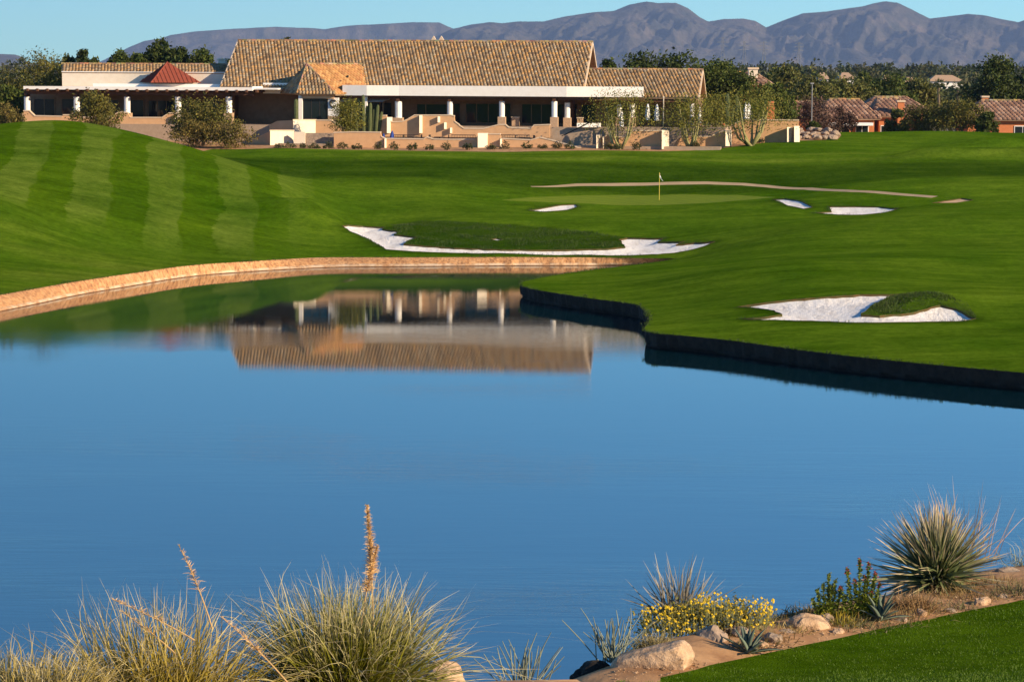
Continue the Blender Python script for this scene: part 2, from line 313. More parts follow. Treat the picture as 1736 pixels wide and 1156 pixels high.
for a in [(1060, 1158, 26.6), (1250, 1120, 27.8), (1400, 1086, 29), (1570, 1050, 30.2), (1736, 1016, 31.5), (1736, 1156, 25), (1400, 1156, 26), (750, 1166, 21.8), (600, 1180, 19), (300, 1185, 18.5), (60, 1190, 18), (900, 1200, 24.2), (1000, 1176, 25.9),
          (1020, 1128, 27.0), (1090, 1092, 28.2), (1220, 1062, 29.2), (1400, 1022, 31), (1590, 985, 33.0), (1720, 960, 34)]:
    p = P(*a); nctl.append((p.x, p.y, p.z))
for px in (-100, 120, 350, 600, 800, 920):
    for D_, z_ in ((23.5, 9.35), (26.5, 8.35), (31, 6.6)): nctl.append((PX(px, D_, 1150), D_ + (1.5 if px > 700 else 0), z_))
for x in (-16, -8, 0, 8, 16): nctl += [(x, 42 + max(0, x) * .15, 4.6), (x, 53, .2), (x, -25, 14)]
for x in (-40, 40): nctl += [(x, 10, 11.8), (x, 25, 9.0), (x, 42, 4.6), (x, 53, .2), (x, -10, 13.6)]
hN = TPS(nctl, .002)
def sm(a, b, x): t = np.clip((x - a) / (b - a), 0, 1); return t * t * (3 - 2 * t)
def height(q):
    q = np.asarray(q, float); x, y = q[:, 0], q[:, 1]
    xc = np.clip(x, -75, 80); yc = np.clip(y, 105, 335); zc = hC(np.stack([xc, yc], 1))
    xn = np.clip(x, -40, 40); yn = np.clip(y, -25, 55); zn = hN(np.stack([xn, yn], 1))
    k = sm(56, 104, y); zl = zn * (1 - k) + zc * k; zl = np.where((y > 60) & (y < 110), np.maximum(zl, .5), zl)
    zl = np.maximum(zl, np.where(y > 56, .5, -.5))
    kk = np.maximum.reduce([sm(310, 350, y), sm(75, 110, np.abs(x)), sm(-25, -80, y)])
    z = zl * (1 - kk) + 5.6 * kk
    # clubhouse pad and mound details
    return z
def gz(x, y): return float(height(np.array([[x, y]]))[0])
def hit(px, py, d0=120, d1=330):
    """where the view ray of a pixel meets the course"""
    D = np.linspace(d0, d1, 700); d = ray(px, py); X = d.x / d.y * D; Z = CAMZ + d.z / d.y * D
    h = height(np.stack([X, D], 1)); i = int(np.argmax(Z <= h))
    if i == 0: i = len(D) - 1
    a = (Z[i - 1] - h[i - 1]); b = (Z[i] - h[i]); t = a / (a - b) if a != b else 0; y = D[i - 1] + (D[i] - D[i - 1]) * t
    return Vector((d.x / d.y * y, y, float(height(np.array([[d.x / d.y * y, y]]))[0])))
def hitn(px, py): return hit(px, py, 8, 50)
bunkers_px = {
 'water': [(580, 383), (615, 383), (652, 385.5), (648, 389), (676, 393.5), (668, 398.5), (708, 403.5), (694, 408), (684, 415.5), (760, 420), (850, 423), (950, 424), (1030, 423), (1060, 420.5), (1050, 409), (1064, 406), (1125, 406.5), (1116, 412), (1160, 410.5), (1146, 416), (1178, 411.5), (1212, 409), (1195, 417), (1165, 425), (1125, 431), (1000, 432.5), (850, 429.5), (700, 426.5), (655, 423.5), (620, 404)],
 'spot': [(830, 406), (842, 404.3), (853, 406.3), (843, 408)],
 'mound': [(1250, 517), (1290, 512), (1350, 506), (1430, 500.5), (1475, 498.5), (1526, 499.5), (1505, 505), (1480, 517), (1458, 533), (1490, 534.5), (1540, 531), (1570, 526), (1592, 523.5), (1622, 526), (1655, 538), (1630, 542), (1540, 546), (1450, 548), (1350, 546), (1270, 543), (1258, 541), (1300, 538.5), (1326, 534), (1312, 527), (1285, 521)],
 'left': [(897, 356), (925, 351.5), (950, 348), (975, 347), (979, 350.5), (960, 355), (920, 358)],
 'oval': [(1310, 339), (1330, 337.5), (1358, 340.5), (1378, 349), (1362, 352), (1335, 347)],
 'notch': [(1383, 360), (1410, 357.5), (1406, 348), (1450, 348), (1490, 349), (1522, 353), (1500, 360), (1460, 364), (1420, 363.3)],
 'tan': [(1580, 343.5), (1600, 340), (1630, 336), (1650, 338.5), (1620, 343)]}
def dens(poly, step, closed=True, jit=0):
    out = []; n = len(poly)
    for i in range(n if closed else n - 1):
        a, b = poly[i], poly[(i + 1) % n]; k = max(1, int((b - a).length / step))
        for j in range(k): out.append(a.lerp(b, j / k))
    if not closed: out.append(poly[-1])
    return out
bunker_w = {}
for k, pts in bunkers_px.items():
    pl = [hit(*p) for p in pts]; pl = [Vector((p.x, p.y)) for p in pl]; pl = dens(pl, .45)
    if k in ('water', 'mound'):
        pl = [p + Vector((mnoise.noise(Vector((p.x * 1.7, p.y * 1.7, 3))), mnoise.noise(Vector((p.x * 1.7, p.y * 1.7, 9))))) * .16 for p in pl]
    bunker_w[k] = pl
path_c = [hit(*p) for p in [(900, 319), (980, 316), (1060, 314), (1130, 312.5), (1200, 312), (1260, 313.5), (1300, 316), (1370, 320), (1450, 325), (1520, 329), (1585, 334)]]
path_c = [Vector((p.x, p.y)) for p in path_c]; path_poly = []
for sgn in (1, -1):
    row = []
    for i, p in enumerate(path_c):
        d = (path_c[min(i + 1, len(path_c) - 1)] - path_c[max(i - 1, 0)]).normalized(); row.append(p + Vector((-d.y, d.x)) * sgn * (.15 if i == 0 else .5))
    path_poly += row if sgn > 0 else row[::-1]
path_poly = dens(path_poly, .6)
green_poly = [hit(*p) for p in [(850, 341), (900, 337), (980, 333.5), (1060, 331.5), (1150, 331), (1250, 332), (1320, 335), (1300, 337), (1260, 341), (1200, 345.5), (1120, 348), (1040, 347), (985, 345), (930, 344)]]
green_poly = dens([Vector((p.x, p.y)) for p in green_poly], .6)
def chaikin(pl, it=2):
    for _ in range(it):
        q = []
        for i in range(len(pl)): a, b = pl[i], pl[(i + 1) % len(pl)]; q += [a.lerp(b, .25), a.lerp(b, .75)]
        pl = q
    return pl
dirt_front = [hit(*p) for p in [(360, 253.5), (420, 254.5), (600, 255.5), (800, 256.5), (1000, 257), (1120, 255.5), (1200, 251.5), (1260, 246.5), (1320, 241), (1345, 239.5), (1420, 237)]]
dirt_poly = [Vector((p.x, p.y)) for p in dirt_front] + [Vector((PX(1425, 296), 296)), Vector((PX(1420, 310), 310)), Vector((30, 345)), Vector((-72, 345)), Vector((-72, 272)), Vector((PX(150, 270), 270)), Vector((PX(300, 267), 267))]
dirt_poly = dens(dirt_poly, 1.0)
lawn_edge = [(1010, 1172), (1060, 1158), (1120, 1147), (1180, 1134), (1250, 1118), (1330, 1100), (1400, 1086), (1480, 1068), (1570, 1050), (1650, 1032), (1736, 1016), (1900, 985)]
lawn_w = [hitn(*p) for p in lawn_edge]; lawn_w = [Vector((p.x, p.y)) for p in lawn_w]
lawn_poly = dens(lawn_w, .25, False) + [Vector((13, 30)), Vector((13, 12)), Vector((3, 12)), Vector((.4, 24))]
near_dirt = [Vector(p) for p in ((-30, -30), (30, -30), (30, 52.5), (15, 51.9), (0, 51), (-15, 51), (-30, 52.5))]
def in_poly(poly, q):
    x, y = q[:, 0], q[:, 1]; ins = np.zeros(len(q), bool); n = len(poly)
    for i in range(n):
        x0, y0 = poly[i][0], poly[i][1]; x1, y1 = poly[(i + 1) % n][0], poly[(i + 1) % n][1]
        if y0 == y1: continue
        c = ((y0 > y) != (y1 > y)) & (x < (x1 - x0) * (y - y0) / (y1 - y0) + x0); ins ^= c
    return ins
def dist_poly(poly, q):
    d = np.full(len(q), 1e9); n = len(poly)
    for i in range(n):
        a = np.array(poly[i][:2]); b = np.array(poly[(i + 1) % n][:2]); ab = b - a; t = np.clip(((q - a) @ ab) / max(ab @ ab, 1e-9), 0, 1)
        d = np.minimum(d, np.hypot(*(q - (a + t[:, None] * ab)).T))
    return d
# points
rs = np.random.RandomState(2)
pts = []
y = 112.0
while y < 325:
    st = .8 if y < 260 else 1.1
    hw = y * .19 + 8; xs = np.arange(-hw, hw, st) ; pts.append(np.stack([xs + rs.uniform(-.2, .2, len(xs)), np.full(len(xs), y) + rs.uniform(-.2, .2, len(xs))], 1)); y += st
for y in np.arange(10, 52, .5):
    hw = 12; xs = np.arange(-hw, hw, .5); pts.append(np.stack([xs + rs.uniform(-.1, .1, len(xs)), np.full(len(xs), y) + rs.uniform(-.1, .1, len(xs))], 1))
for x in np.arange(-120, 121, 8):
    for y in np.arange(-100, 420, 8): pts.append(np.array([[x + rs.uniform(-1, 1), y + rs.uniform(-1, 1)]]))
for r_ in (450, 600, 900, 1500, 3000, 6000, 12000, 21500):
    for a in np.linspace(0, 2 * math.pi, 40)[:-1]: pts.append(np.array([[r_ * math.cos(a), 150 + r_ * math.sin(a)]]))
grid = np.vstack(pts)
loops = [pond_poly] + list(bunker_w.values()) + [path_poly, green_poly, dirt_poly, lawn_poly]
loops = [[Vector((p[0], p[1])) for p in l] for l in loops]
keep = ~in_poly(loops[0], grid)
dn = np.full(len(grid), 1e9)
near = (grid[:, 1] > 8) & (grid[:, 1] < 330) & (np.abs(grid[:, 0]) < 80)
for l in loops[:-2]: dn[near] = np.minimum(dn[near], dist_poly(l[::1], grid[near]))
keep &= dn > .22
grid = grid[keep]
vin = [Vector(p) for p in grid]; ein = []
for l in loops:
    b = len(vin); vin += l; ein += [(b + i, b + (i + 1) % len(l)) for i in range(len(l))]
cv, ce, cf, *_ = delaunay_2d_cdt(vin, ein, [], 0, 1e-5)
V2 = np.array([(p.x, p.y) for p in cv]); F3 = np.array([f for f in cf if len(f) == 3])
cen = V2[F3].mean(1)
inp = in_poly(loops[0], cen); F3 = F3[~inp]; cen = cen[~inp]
Z = height(V2)
# shoreline vertices sit exactly on the bank top
kd = {(round(p.x, 3), round(p.y, 3)): p.z for p in shore_top}
for i, (x, y) in enumerate(V2):
    z = kd.get((round(x, 3), round(y, 3)))
    if z is not None: Z[i] = z
nearm = (V2[:, 1] > 120) & (V2[:, 1] < 330) & (np.abs(V2[:, 0]) < 80)
# grass mound inside the large bunker, small undulation everywhere on the course
xr_ = PX(1480, 268); Z += np.where(nearm, .95 * np.exp(-((V2[:, 1] - 269.5) / 1.7) ** 2) * sm(xr_, xr_ + 6, V2[:, 0]) + .95 * np.exp(-((V2[:, 1] - 283) / 1.9) ** 2) * sm(xr_ + 6, xr_ + 14, V2[:, 0]), 0)
mc = hit(1585, 512); Z += np.where(nearm, .55 * np.exp(-(((V2[:, 0] - mc.x) / 2.0) ** 2 + ((V2[:, 1] - mc.y) / 2.2) ** 2)), 0)
def vnoise(q, s, seed): return np.array([mnoise.noise(Vector((a * s, b * s, seed))) for a, b in q])
dsh = np.full(len(V2), 9.); dsh[nearm] = dist_poly(loops[0], V2[nearm])
und = np.zeros(len(V2)); und[nearm] = vnoise(V2[nearm], .07, 1.3) * .26 + vnoise(V2[nearm], .25, 5.3) * .05
Z += und * np.clip(dsh / 5, 0, 1)
nb = (V2[:, 1] < 52) & (V2[:, 1] > 5) & (np.abs(V2[:, 0]) < 14); inl = in_poly(lawn_poly, V2)
dz = np.zeros(len(V2)); dz[nb] = vnoise(V2[nb], 1.1, 2.2) * .05; Z += np.where(inl, dz * .2, dz)
# zones
zone = np.zeros((len(V2), 3))
dB = np.full(len(V2), 99.)
for k, l in bunker_w.items(): 
    if k != 'tan': dB[nearm] = np.minimum(dB[nearm], dist_poly(l, V2[nearm]) + np.where(in_poly(l, V2[nearm]), 0, 0))
isl = [hit(*p) for p in [(655, 381), (700, 376), (800, 378.5), (900, 385), (1000, 396), (1050, 404), (1062, 421), (950, 424), (850, 423), (760, 420), (684, 415), (700, 404), (670, 396)]]
isl = [Vector((p.x, p.y)) for p in isl]
in_isl = np.zeros(len(V2), bool); in_isl[nearm] = in_poly(isl, V2[nearm])
moundp = [hit(*p) for p in [(1526, 501), (1580, 511), (1640, 519), (1656, 536), (1622, 525), (1570, 526), (1460, 534), (1490, 512)]]; moundp = [Vector((p.x, p.y)) for p in moundp]
zone[:, 0] = np.where(nearm, sm(-15, -21, V2[:, 0]) * sm(207, 214, V2[:, 1] + 2.6 * vnoise(V2, .25, 3.7)) * sm(264, 254, V2[:, 1]), 0)
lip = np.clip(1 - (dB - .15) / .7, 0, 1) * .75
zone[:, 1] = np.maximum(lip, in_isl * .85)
slope_shade = np.where(nearm, sm(251, 256, V2[:, 1]) * sm(267.5, 264, V2[:, 1]), 0); zone[:, 1] = np.maximum(zone[:, 1], slope_shade * .8)  # shade of the steep slope band painted into the turf colour
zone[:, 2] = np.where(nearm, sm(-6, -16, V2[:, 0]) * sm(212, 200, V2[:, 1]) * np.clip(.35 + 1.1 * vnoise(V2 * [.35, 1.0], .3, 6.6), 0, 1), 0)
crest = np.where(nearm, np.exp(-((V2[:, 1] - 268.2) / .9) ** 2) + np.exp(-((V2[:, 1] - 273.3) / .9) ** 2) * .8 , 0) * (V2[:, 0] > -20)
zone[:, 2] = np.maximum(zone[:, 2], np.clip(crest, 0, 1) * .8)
# split by surface
names = ['pond', *bunker_w.keys(), 'path', 'green', 'dirt', 'lawn']
surf = np.zeros(len(F3), int)   # 0 turf
fm = (cen[:, 1] > 120) & (cen[:, 1] < 350) & (np.abs(cen[:, 0]) < 90)
far = (np.hypot(cen[:, 0], cen[:, 1] - 150) > 175); surf[far] = 5
surf[in_poly(near_dirt, cen)] = 3; surf[in_poly(dirt_poly, cen) & fm] = 3; surf[in_poly(path_poly, cen) & fm] = 2; surf[in_poly(green_poly, cen) & fm] = 1
surf[in_poly(lawn_poly, cen)] = 0
bid = np.full(len(F3), -1)
for i, (k, l) in enumerate(bunker_w.items()): bid[in_poly(l, cen) & fm] = i
gmask = bid < 0
F_g = F3[gmask]; s_g = surf[gmask]
V3 = np.column_stack([V2, Z])
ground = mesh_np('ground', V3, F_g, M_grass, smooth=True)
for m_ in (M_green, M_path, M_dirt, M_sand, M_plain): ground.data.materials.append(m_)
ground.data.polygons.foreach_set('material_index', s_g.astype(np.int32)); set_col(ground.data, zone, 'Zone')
tag(ground, 'rolling green golf course turf reaching past the pond to the desert plain', kind='structure')
# bunkers: sunk sand with a turf lip
blab = {'water': 'long jagged white sand bunker right above the stone pond bank', 'spot': 'tiny white sand patch in the rough island of the waterside bunker', 'mound': 'large white sand bunker wrapped round a grass mound on the right', 'left': 'small white sand bunker left of the flagstick', 'oval': 'small oval white sand bunker right of the putting green', 'notch': 'notched white sand bunker right of the oval one', 'tan': 'tan sandy hollow at the right end of the cart path'}
for i, (k, l) in enumerate(bunker_w.items()):
    fs = F3[bid == i]
    if not len(fs): continue
    ids = np.unique(fs); d = dist_poly(l, V2[ids]); big = k in ('water', 'mound')
    drop = (.10 if big else .06) + (.22 if big else .18) * sm(0, 1.1, d); vv = V3[ids].copy(); vv[:, 2] -= drop
    vv[:, 2] += vnoise(V2[ids], 2.2, 7) * (.05 if big else .02)
    mp_ = {a: b for b, a in enumerate(ids)}; ff = np.vectorize(mp_.get)(fs)
    bo = mesh_np('sand_bunker', vv, ff, M_tansand if k == 'tan' else M_sand, smooth=True); tag(bo, blab[k], kind='structure')
    from collections import Counter
    ec = Counter(); 
    for f in fs:
        for a, b in ((f[0], f[1]), (f[1], f[2]), (f[2], f[0])): ec[(min(a, b), max(a, b))] += 1
    lm = MB()
    for (a, b), n_ in ec.items():
        if n_ == 1:
            A, B = V3[a], V3[b]; lm.add([A + (0, 0, .03), B + (0, 0, .03), B - (0, 0, .2), A - (0, 0, .2)], [(0, 1, 2, 3)])
    lm.build('turf_lip', M_lip, bo)
# pond
wp = MB(); wp.add([(-90, 40, 0), (90, 40, 0), (90, 222, 0), (-90, 222, 0)], [(0, 1, 2, 3)]); water = wp.build('pond_water', M_water); tag(water, 'calm blue pond reflecting the clubhouse', kind='structure')
def build_bank(chain, name, label, seed, mt=M_bank, amp=.17):
    rr = random.Random(seed); vs = []; n = len(chain); prof = [(0, 0, .02), (.12, .05, .0), (.42, .33, 1), (.75, .66, 1), (.93, .86, .7), (1.0, .865, .2), (1.12, 1.0, .4), (1.2, 1.3, 0)]
    run = 0
    for i, (a, b) in enumerate(chain):
        run += (chain[i][0] - chain[i - 1][0]).length if i else 0
        hx = b - a; hx.z = 0; inw = hx.normalized() if hx.length > 1e-4 else Vector((0, -1, 0))
        g = mnoise.noise(Vector((run * 2.3, seed, 0))) * amp + rr.uniform(-.5, .5) * amp
        for t, dz_, k in prof:
            p = a + hx * min(t, 1.0); p = p + inw * (max(0, t - 1) * .9 + k * g); p.z = a.z * (1 - dz_) if dz_ <= 1 else -.25
            if t == 0: p.z += .005
            vs.append(p)
    m = len(prof); fs = [(i * m + j, i * m + j + 1, (i + 1) * m + j + 1, (i + 1) * m + j) for i in range(n - 1) for j in range(m - 1)]
    o = mesh_np(name, [tuple(v) for v in vs], np.array(fs), mt); tag(o, label, kind='structure'); return o
ki = len(seg_far)
build_bank(resample(seg_far, .22), 'pond_bank', 'ribbed orange stone bank along the left and far pond shore', 3.1)
build_bank(resample(seg_n[:-1] + seg_w, .22), 'pond_bank', 'shaded stone bank round the grassy point on the right', 8.1, M_shadestone, .24)
# ------------------------------------------------------------------ mountains
def interp(prof, px): return np.interp(px, [p[0] for p in prof], [p[1] for p in prof])
def fbm(x, y, z, o=5, ridged=False):
    a, s, f = 0, 0, 1.0
    for i in range(o):
        n = mnoise.noise(Vector((x * f, y * f, z + i * 7.7))); n = (1 - abs(n) * 2) if ridged else n
        a += n / f ** .9; s += 1 / f ** .9; f *= 2.0
    return a / s
def mountain(name, label, prof, D1, depth, p0, p1, step, rows, seed, amp, mesa=False):
    vs = []; cols = np.arange(p0, p1 + .1, step); ts = np.concatenate([np.linspace(0, 1, rows), [1.15, 1.5]])
    for px in cols:
        rug = fbm(px * .035, seed, 2, 3) * 1.2
        top = interp(prof, px) - rug * .8
        for t in ts:
            D = D1 - depth + depth * min(t, 1.0) + max(0, t - 1) * depth
            Zp = max(P(px, top, D1).z, 20.0); tt = min(t, 1.0)
            x = PX(px, D, 100)
            base = (tt ** 1.25 if not mesa else (sm(0, 1, tt) * .65 + .35 * float(sm(.80, .9, tt + .05 * fbm(px * .03, 2, seed, 2)))))
            u = (x + (D - D1) * .45) / 520.0; u2 = (x - (D - D1) * .35) / 260.0
            r = fbm(u, (D - D1) / 1700.0, seed, 5, True) - .42; r2 = fbm(u2, (D - D1) / 900.0, seed + 40, 4, True) - .42
            z = Zp * (base + amp * math.sin(math.pi * min(tt, 1)) ** .8 * (r * .75 + r2 * .45))
            lim = 15 + (Zp - 15) * (D / D1) * .985
            if tt < 1: z = min(z, lim)
            else: z = Zp * max(0, 1 - (t - 1) * 1.6)
            vs.append((x, D, max(z, -3) if t > .02 else -3))
    m = len(ts); n = len(cols); fs = [(i * m + j, (i + 1) * m + j, (i + 1) * m + j + 1, i * m + j + 1) for i in range(n - 1) for j in range(m - 1)]
    o = mesh_np(name, vs, np.array(fs), M_mtn, smooth=True); tag(o, label, kind='structure'); return o
main_prof = [(640, 108), (700, 90), (740, 62), (765, 50), (800, 42), (830, 38), (850, 40), (880, 37), (920, 37), (960, 28), (1000, 22), (1040, 19), (1065, 9), (1095, 3), (1115, 6), (1145, 5), (1165, 14), (1185, 29), (1200, 37), (1225, 33), (1260, 32), (1280, 36), (1298, 47), (1320, 38), (1360, 23), (1400, 20), (1440, 14), (1460, 12), (1480, 6), (1500, 3), (1520, 5), (1545, 17), (1575, 32), (1600, 29), (1640, 24), (1670, 27), (1700, 34), (1725, 38), (1736, 34), (1780, 24), (1850, 40), (1950, 60)]
mesa_prof = [(150, 112), (175, 103), (200, 90), (220, 80), (245, 70), (270, 66), (290, 60), (310, 57), (330, 54), (400, 49), (470, 46), (520, 48), (550, 50), (590, 44), (650, 41), (700, 38), (745, 39), (770, 50), (800, 62), (840, 80), (900, 110)]
mountain('mountain_range', 'folded bare mountain range rising behind the clubhouse and plain', main_prof, 18000, 1700, 640, 1950, 2.6, 84, 3.3, .62)
mountain('mesa', 'long flat topped blue mesa behind the clubhouse roof', mesa_prof, 20500, 1300, 150, 900, 3.5, 52, 9.1, .34, True)
mountain('hill', 'low hazy hill at the far left horizon', [(-150, 100), (-40, 94), (0, 92), (25, 93), (38, 97), (46, 108), (52, 112)], 15000, 700, -150, 52, 3, 16, 5.5, .25)
# ------------------------------------------------------------------ clubhouse (local frame: x along the front, y to the back)
YAW = R(-7); B0 = Vector((0, 290, 0)); _rot = Matrix.Rotation(-YAW, 3, 'Z')
def BL(px, py, ly):
    o = _rot @ (Vector((0, 0, CAMZ)) - B0); d = _rot @ ray(px, py); t = (ly - o.y) / d.y; return o + d * t
def bx(px, ly, py=180): return BL(px, py, ly).x
def bz(py, ly, px=760): return BL(px, py, ly).z
club = empty('clubhouse', B0, YAW); tag(club, 'long low clubhouse with tan clay tile roofs and white columned porch', 'clubhouse')
TILE_PAL = [(.35, .230, .120), (.31, .222, .135), (.39, .235, .108), (.25, .175, .100), (.36, .275, .175), (.43, .245, .095), (.20, .13, .075), (.33, .205, .10)]
def inside2(poly, x, y):
    c = False; n = len(poly)
    for i in range(n):
        (x0, y0), (x1, y1) = poly[i], poly[(i + 1) % n]
        if (y0 > y) != (y1 > y) and x < (x1 - x0) * (y - y0) / (y1 - y0) + x0: c = not c
    return c
def tiled(poly, parent, seed, cw=.35, rl=.39, pal=TILE_PAL, name='roof', ref=None, shift=.28, slabmat=None, hgt=.13):
    poly = [Vector(p) for p in poly]; rr = random.Random(seed)
    n = Vector((0, 0, 0))
    for i in range(len(poly)): n += poly[i].cross(poly[(i + 1) % len(poly)])
    n.normalize()
    if n.z < 0: n = -n
    h = Vector((0, 0, 1)).cross(n).normalized(); s_ = n.cross(h).normalized(); o = poly[0]
    p2 = [((p - o).dot(h), (p - o).dot(s_)) for p in poly]
    slab = MB().prism([p - n * .02 for p in poly], -n * .16).build(name, slabmat or M_stone, parent)
    x0, x1 = min(p[0] for p in p2), max(p[0] for p in p2); y0, y1 = min(p[1] for p in p2), max(p[1] for p in p2)
    V, F, C = [], [], []; r = 0; y = y0 + rl * .4
    streak = {}
    while y < y1:
        off_ = -(r * shift * cw) % cw; x = x0 + off_ - cw; ci = 0
        while x < x1 + cw:
            if inside2(p2, x, y):
                c = rr.choice(pal); k = rr.uniform(.8, 1.2); c = [q * k for q in c]; b = len(V)
                for (yy, ra, lift) in ((y - rl * .55, .5, .06), (y + rl * .55, .44, .015)):
                    for q in range(5):
                        a = math.pi * q / 4; V.append(o + h * (x - math.cos(a) * cw * ra) + s_ * yy + n * (math.sin(a) * hgt + lift)); C.append(c)
                for q in range(4): F.append((b + q, b + q + 1, b + q + 6, b + q + 5))
                F.append((b, b + 2, b + 1, b)) if False else None
                F.append((b + 4, b + 3, b + 1, b))
            x += cw
        y += rl; r += 1
    if F:
        t = mesh_np('roof_tiles', [tuple(v) for v in V], np.array(F), M_tile, slab, C=np.array(C)); t["kind"] = "stuff"
    return slab
def ridge_cap(a, b, parent, r=.16):
    a, b = Vector(a), Vector(b); m = MB(); n = max(2, int((b - a).length / .5)); rr = random.Random(int(a.x * 10) + 7)
    for i in range(n):
        c = [q * rr.uniform(.8, 1.2) for q in rr.choice(TILE_PAL)]
        m.tube([a.lerp(b, i / n), a.lerp(b, (i + 1.12) / n)], [r * 1.08, r * .9], 7, tuple(c))
    return m.build('ridge_cap', M_tile, parent, col=True)
FZ = bz(214, 0, 868)
# main roof
zr = bz(71.5, 11, 700); ze = bz(149, 2.5, 700); ye, yr = 2.5, 11.0
xl, xr = bx(405, yr, 70), bx(1003, yr, 74)
main = tiled([(xl, ye, ze), (xr, ye, ze), (xr, yr, zr), (xl, yr, zr)], club, 1)
MB().prism([(xl, 2 * yr - ye, ze), (xl, yr, zr - .02), (xl, yr, zr - .2), (xl, 2 * yr - ye, ze - .2)], (xr - xl, 0, 0)).build('rear_roof', M_stone, club)
ridge_cap((xl - .1, yr, zr + .06), (xr + .1, yr, zr + .06), main)
for x_, s_ in ((xl, -1), (xr, 1)):
    b_ = MB()
    for y2 in (ye, 2 * yr - ye):
        b_.prism([(x_ + s_ * .02, y2, ze - .25), (x_ + s_ * .02, yr, zr - .22), (x_ + s_ * .02, yr, zr + .1), (x_ + s_ * .02, y2, ze + .08)], (s_ * .14, 0, 0))
    b_.build('barge_board', M_cap, club)
    MB().prism([(x_ - s_ * 1.3, ye + .4, ze - 4), (x_ - s_ * 1.3, ye + .4, ze - .1), (x_ - s_ * 1.3, yr, zr - .35), (x_ - s_ * 1.3, 2 * yr - ye - .4, ze - .1), (x_ - s_ * 1.3, 2 * yr - ye - .4, ze - 4)], (s_ * .2, 0, 0)).build('gable_wall', M_wood, club)
    tr = MB()
    for k in (.25, .5, .75): tr.box(x_ - s_ * .5 - .08, x_ - s_ * .5 + .08, ye + (yr - ye) * k * 2 - .1, ye + (yr - ye) * k * 2 + .1, ze - .6, ze + (zr - ze) * (1 - abs(1 - 2 * k)) - .3)
    tr.box(x_ - s_ * .5 - .1, x_ - s_ * .5 + .1, ye + .5, 2 * yr - ye - .5, ze - .15, ze + .2); tr.build('truss', M_wood, club)
# wall mass below main roof and left/right wings
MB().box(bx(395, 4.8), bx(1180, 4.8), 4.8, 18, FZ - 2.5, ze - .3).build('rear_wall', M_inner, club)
# right wing roof
zr2 = bz(119.5, 8, 1100); ze2 = bz(165, 1.6, 1120); xl2 = xr - .6; xr2 = bx(1190, 8, 121)
rw = tiled([(xl2, 1.6, ze2), (xr2, 1.6, ze2), (xr2, 8, zr2), (xl2, 8, zr2)], club, 2); ridge_cap((xl2, 8, zr2 + .06), (xr2 + .1, 8, zr2 + .06), rw)
MB().prism([(xl2, 14.4, ze2), (xl2, 8, zr2 - .02), (xl2, 8, zr2 - .2), (xl2, 14.4, ze2 - .2)], (xr2 - xl2, 0, 0)).build('rear_roof', M_stone, club)
b_ = MB()
for y2 in (1.6, 14.4): b_.prism([(xr2 + .02, y2, ze2 - .25), (xr2 + .02, 8, zr2 - .22), (xr2 + .02, 8, zr2 + .1), (xr2 + .02, y2, ze2 + .08)], (.14, 0, 0))
b_.build('barge_board', M_cap, club)
MB().prism([(xr2 - 1.0, 2.2, FZ - 1), (xr2 - 1.0, 2.2, ze2 - .1), (xr2 - 1.0, 8, zr2 - .35), (xr2 - 1.0, 13.8, ze2 - .1), (xr2 - 1.0, 13.8, FZ - 1)], (.2, 0, 0)).build('gable_wall', M_wood, club)
# porch parapet: straight run, then a run turned towards the right
zf0, zf1 = bz(163.5, -.8, 800), bz(146, -.8, 800)
fx = [(bx(576, -.2), 1.2), (bx(580, -.8), -.6), (bx(622, -.8), -.95), (bx(676, -.8), -.55), (bx(960, -.8), -.8), (bx(1091, 1), .55)]
for i in range(len(fx) - 1):
    (a, ya), (b, yb) = fx[i], fx[i + 1]
    MB().prism([(a, ya, zf0), (b - .004, yb, zf0), (b - .004, yb, zf1), (a, ya, zf1)], (0, .3, 0)).build('parapet', M_white, club)
MB().prism([(fx[0][0], -.5, zf0 + .1), (fx[-1][0], .9, zf0 + .1), (fx[-1][0], 4.9, zf0 + .1), (fx[0][0], 4.9, zf0 + .1)], (0, 0, .25)).build('porch_roof', M_white, club)
MB().box(bx(575, 0), bx(1092, 0), .1, .42, zf0 - .34, zf0 - .02).build('porch_beam', M_wood, club)
MB().box(bx(1085, 1.9), bx(1180, 1.9), 1.9, 2.2, ze2 - .5, ze2 - .2).build('porch_beam', M_wood, club)
for i in range(40):
    x_ = bx(585, 0) + i * .8
    if x_ < bx(1085, 0): MB().box(x_ - .08, x_ + .08, .45, 4.7, zf0 - .24, zf0 + .08).build('joist', M_wood, club)
# left wing
zr3 = bz(110.5, 10, 250); ze3 = bz(122.5, 7, 250)
lw = tiled([(bx(105, 7), 7, ze3), (bx(402, 7), 7, ze3), (bx(402, 10), 10, zr3), (bx(105, 10), 10, zr3)], club, 3); ridge_cap((bx(105, 10), 10, zr3 + .05), (bx(402, 10), 10, zr3 + .05), lw)
MB().box(bx(106, 7.3), bx(400, 7.3), 7.3, 14, FZ - 2, ze3 - .12).build('wing_wall', M_stucco, club)
MB().box(bx(106, 7.1), bx(502, 7.1), 7.05, 7.28, bz(150, 7, 250), bz(123.5, 7, 250)).build('wing_parapet', M_stucco, club)
MB().box(bx(105.5, 7.1), bx(503, 7.1), 6.95, 7.30, bz(123.5, 7, 250) + .004, bz(123.5, 7, 250) + .14).build('coping', M_white, club)
MB().box(bx(158, 4), bx(378, 4), 4, 4.4, bz(148, 4, 250), bz(142.5, 4, 250)).build('roof_kerb', M_white, club)
MB().box(bx(40, -.8), bx(428, -.8), -.8, -.5, bz(153, -.8, 230), bz(147.5, -.8, 230)).build('fascia', M_white, club)
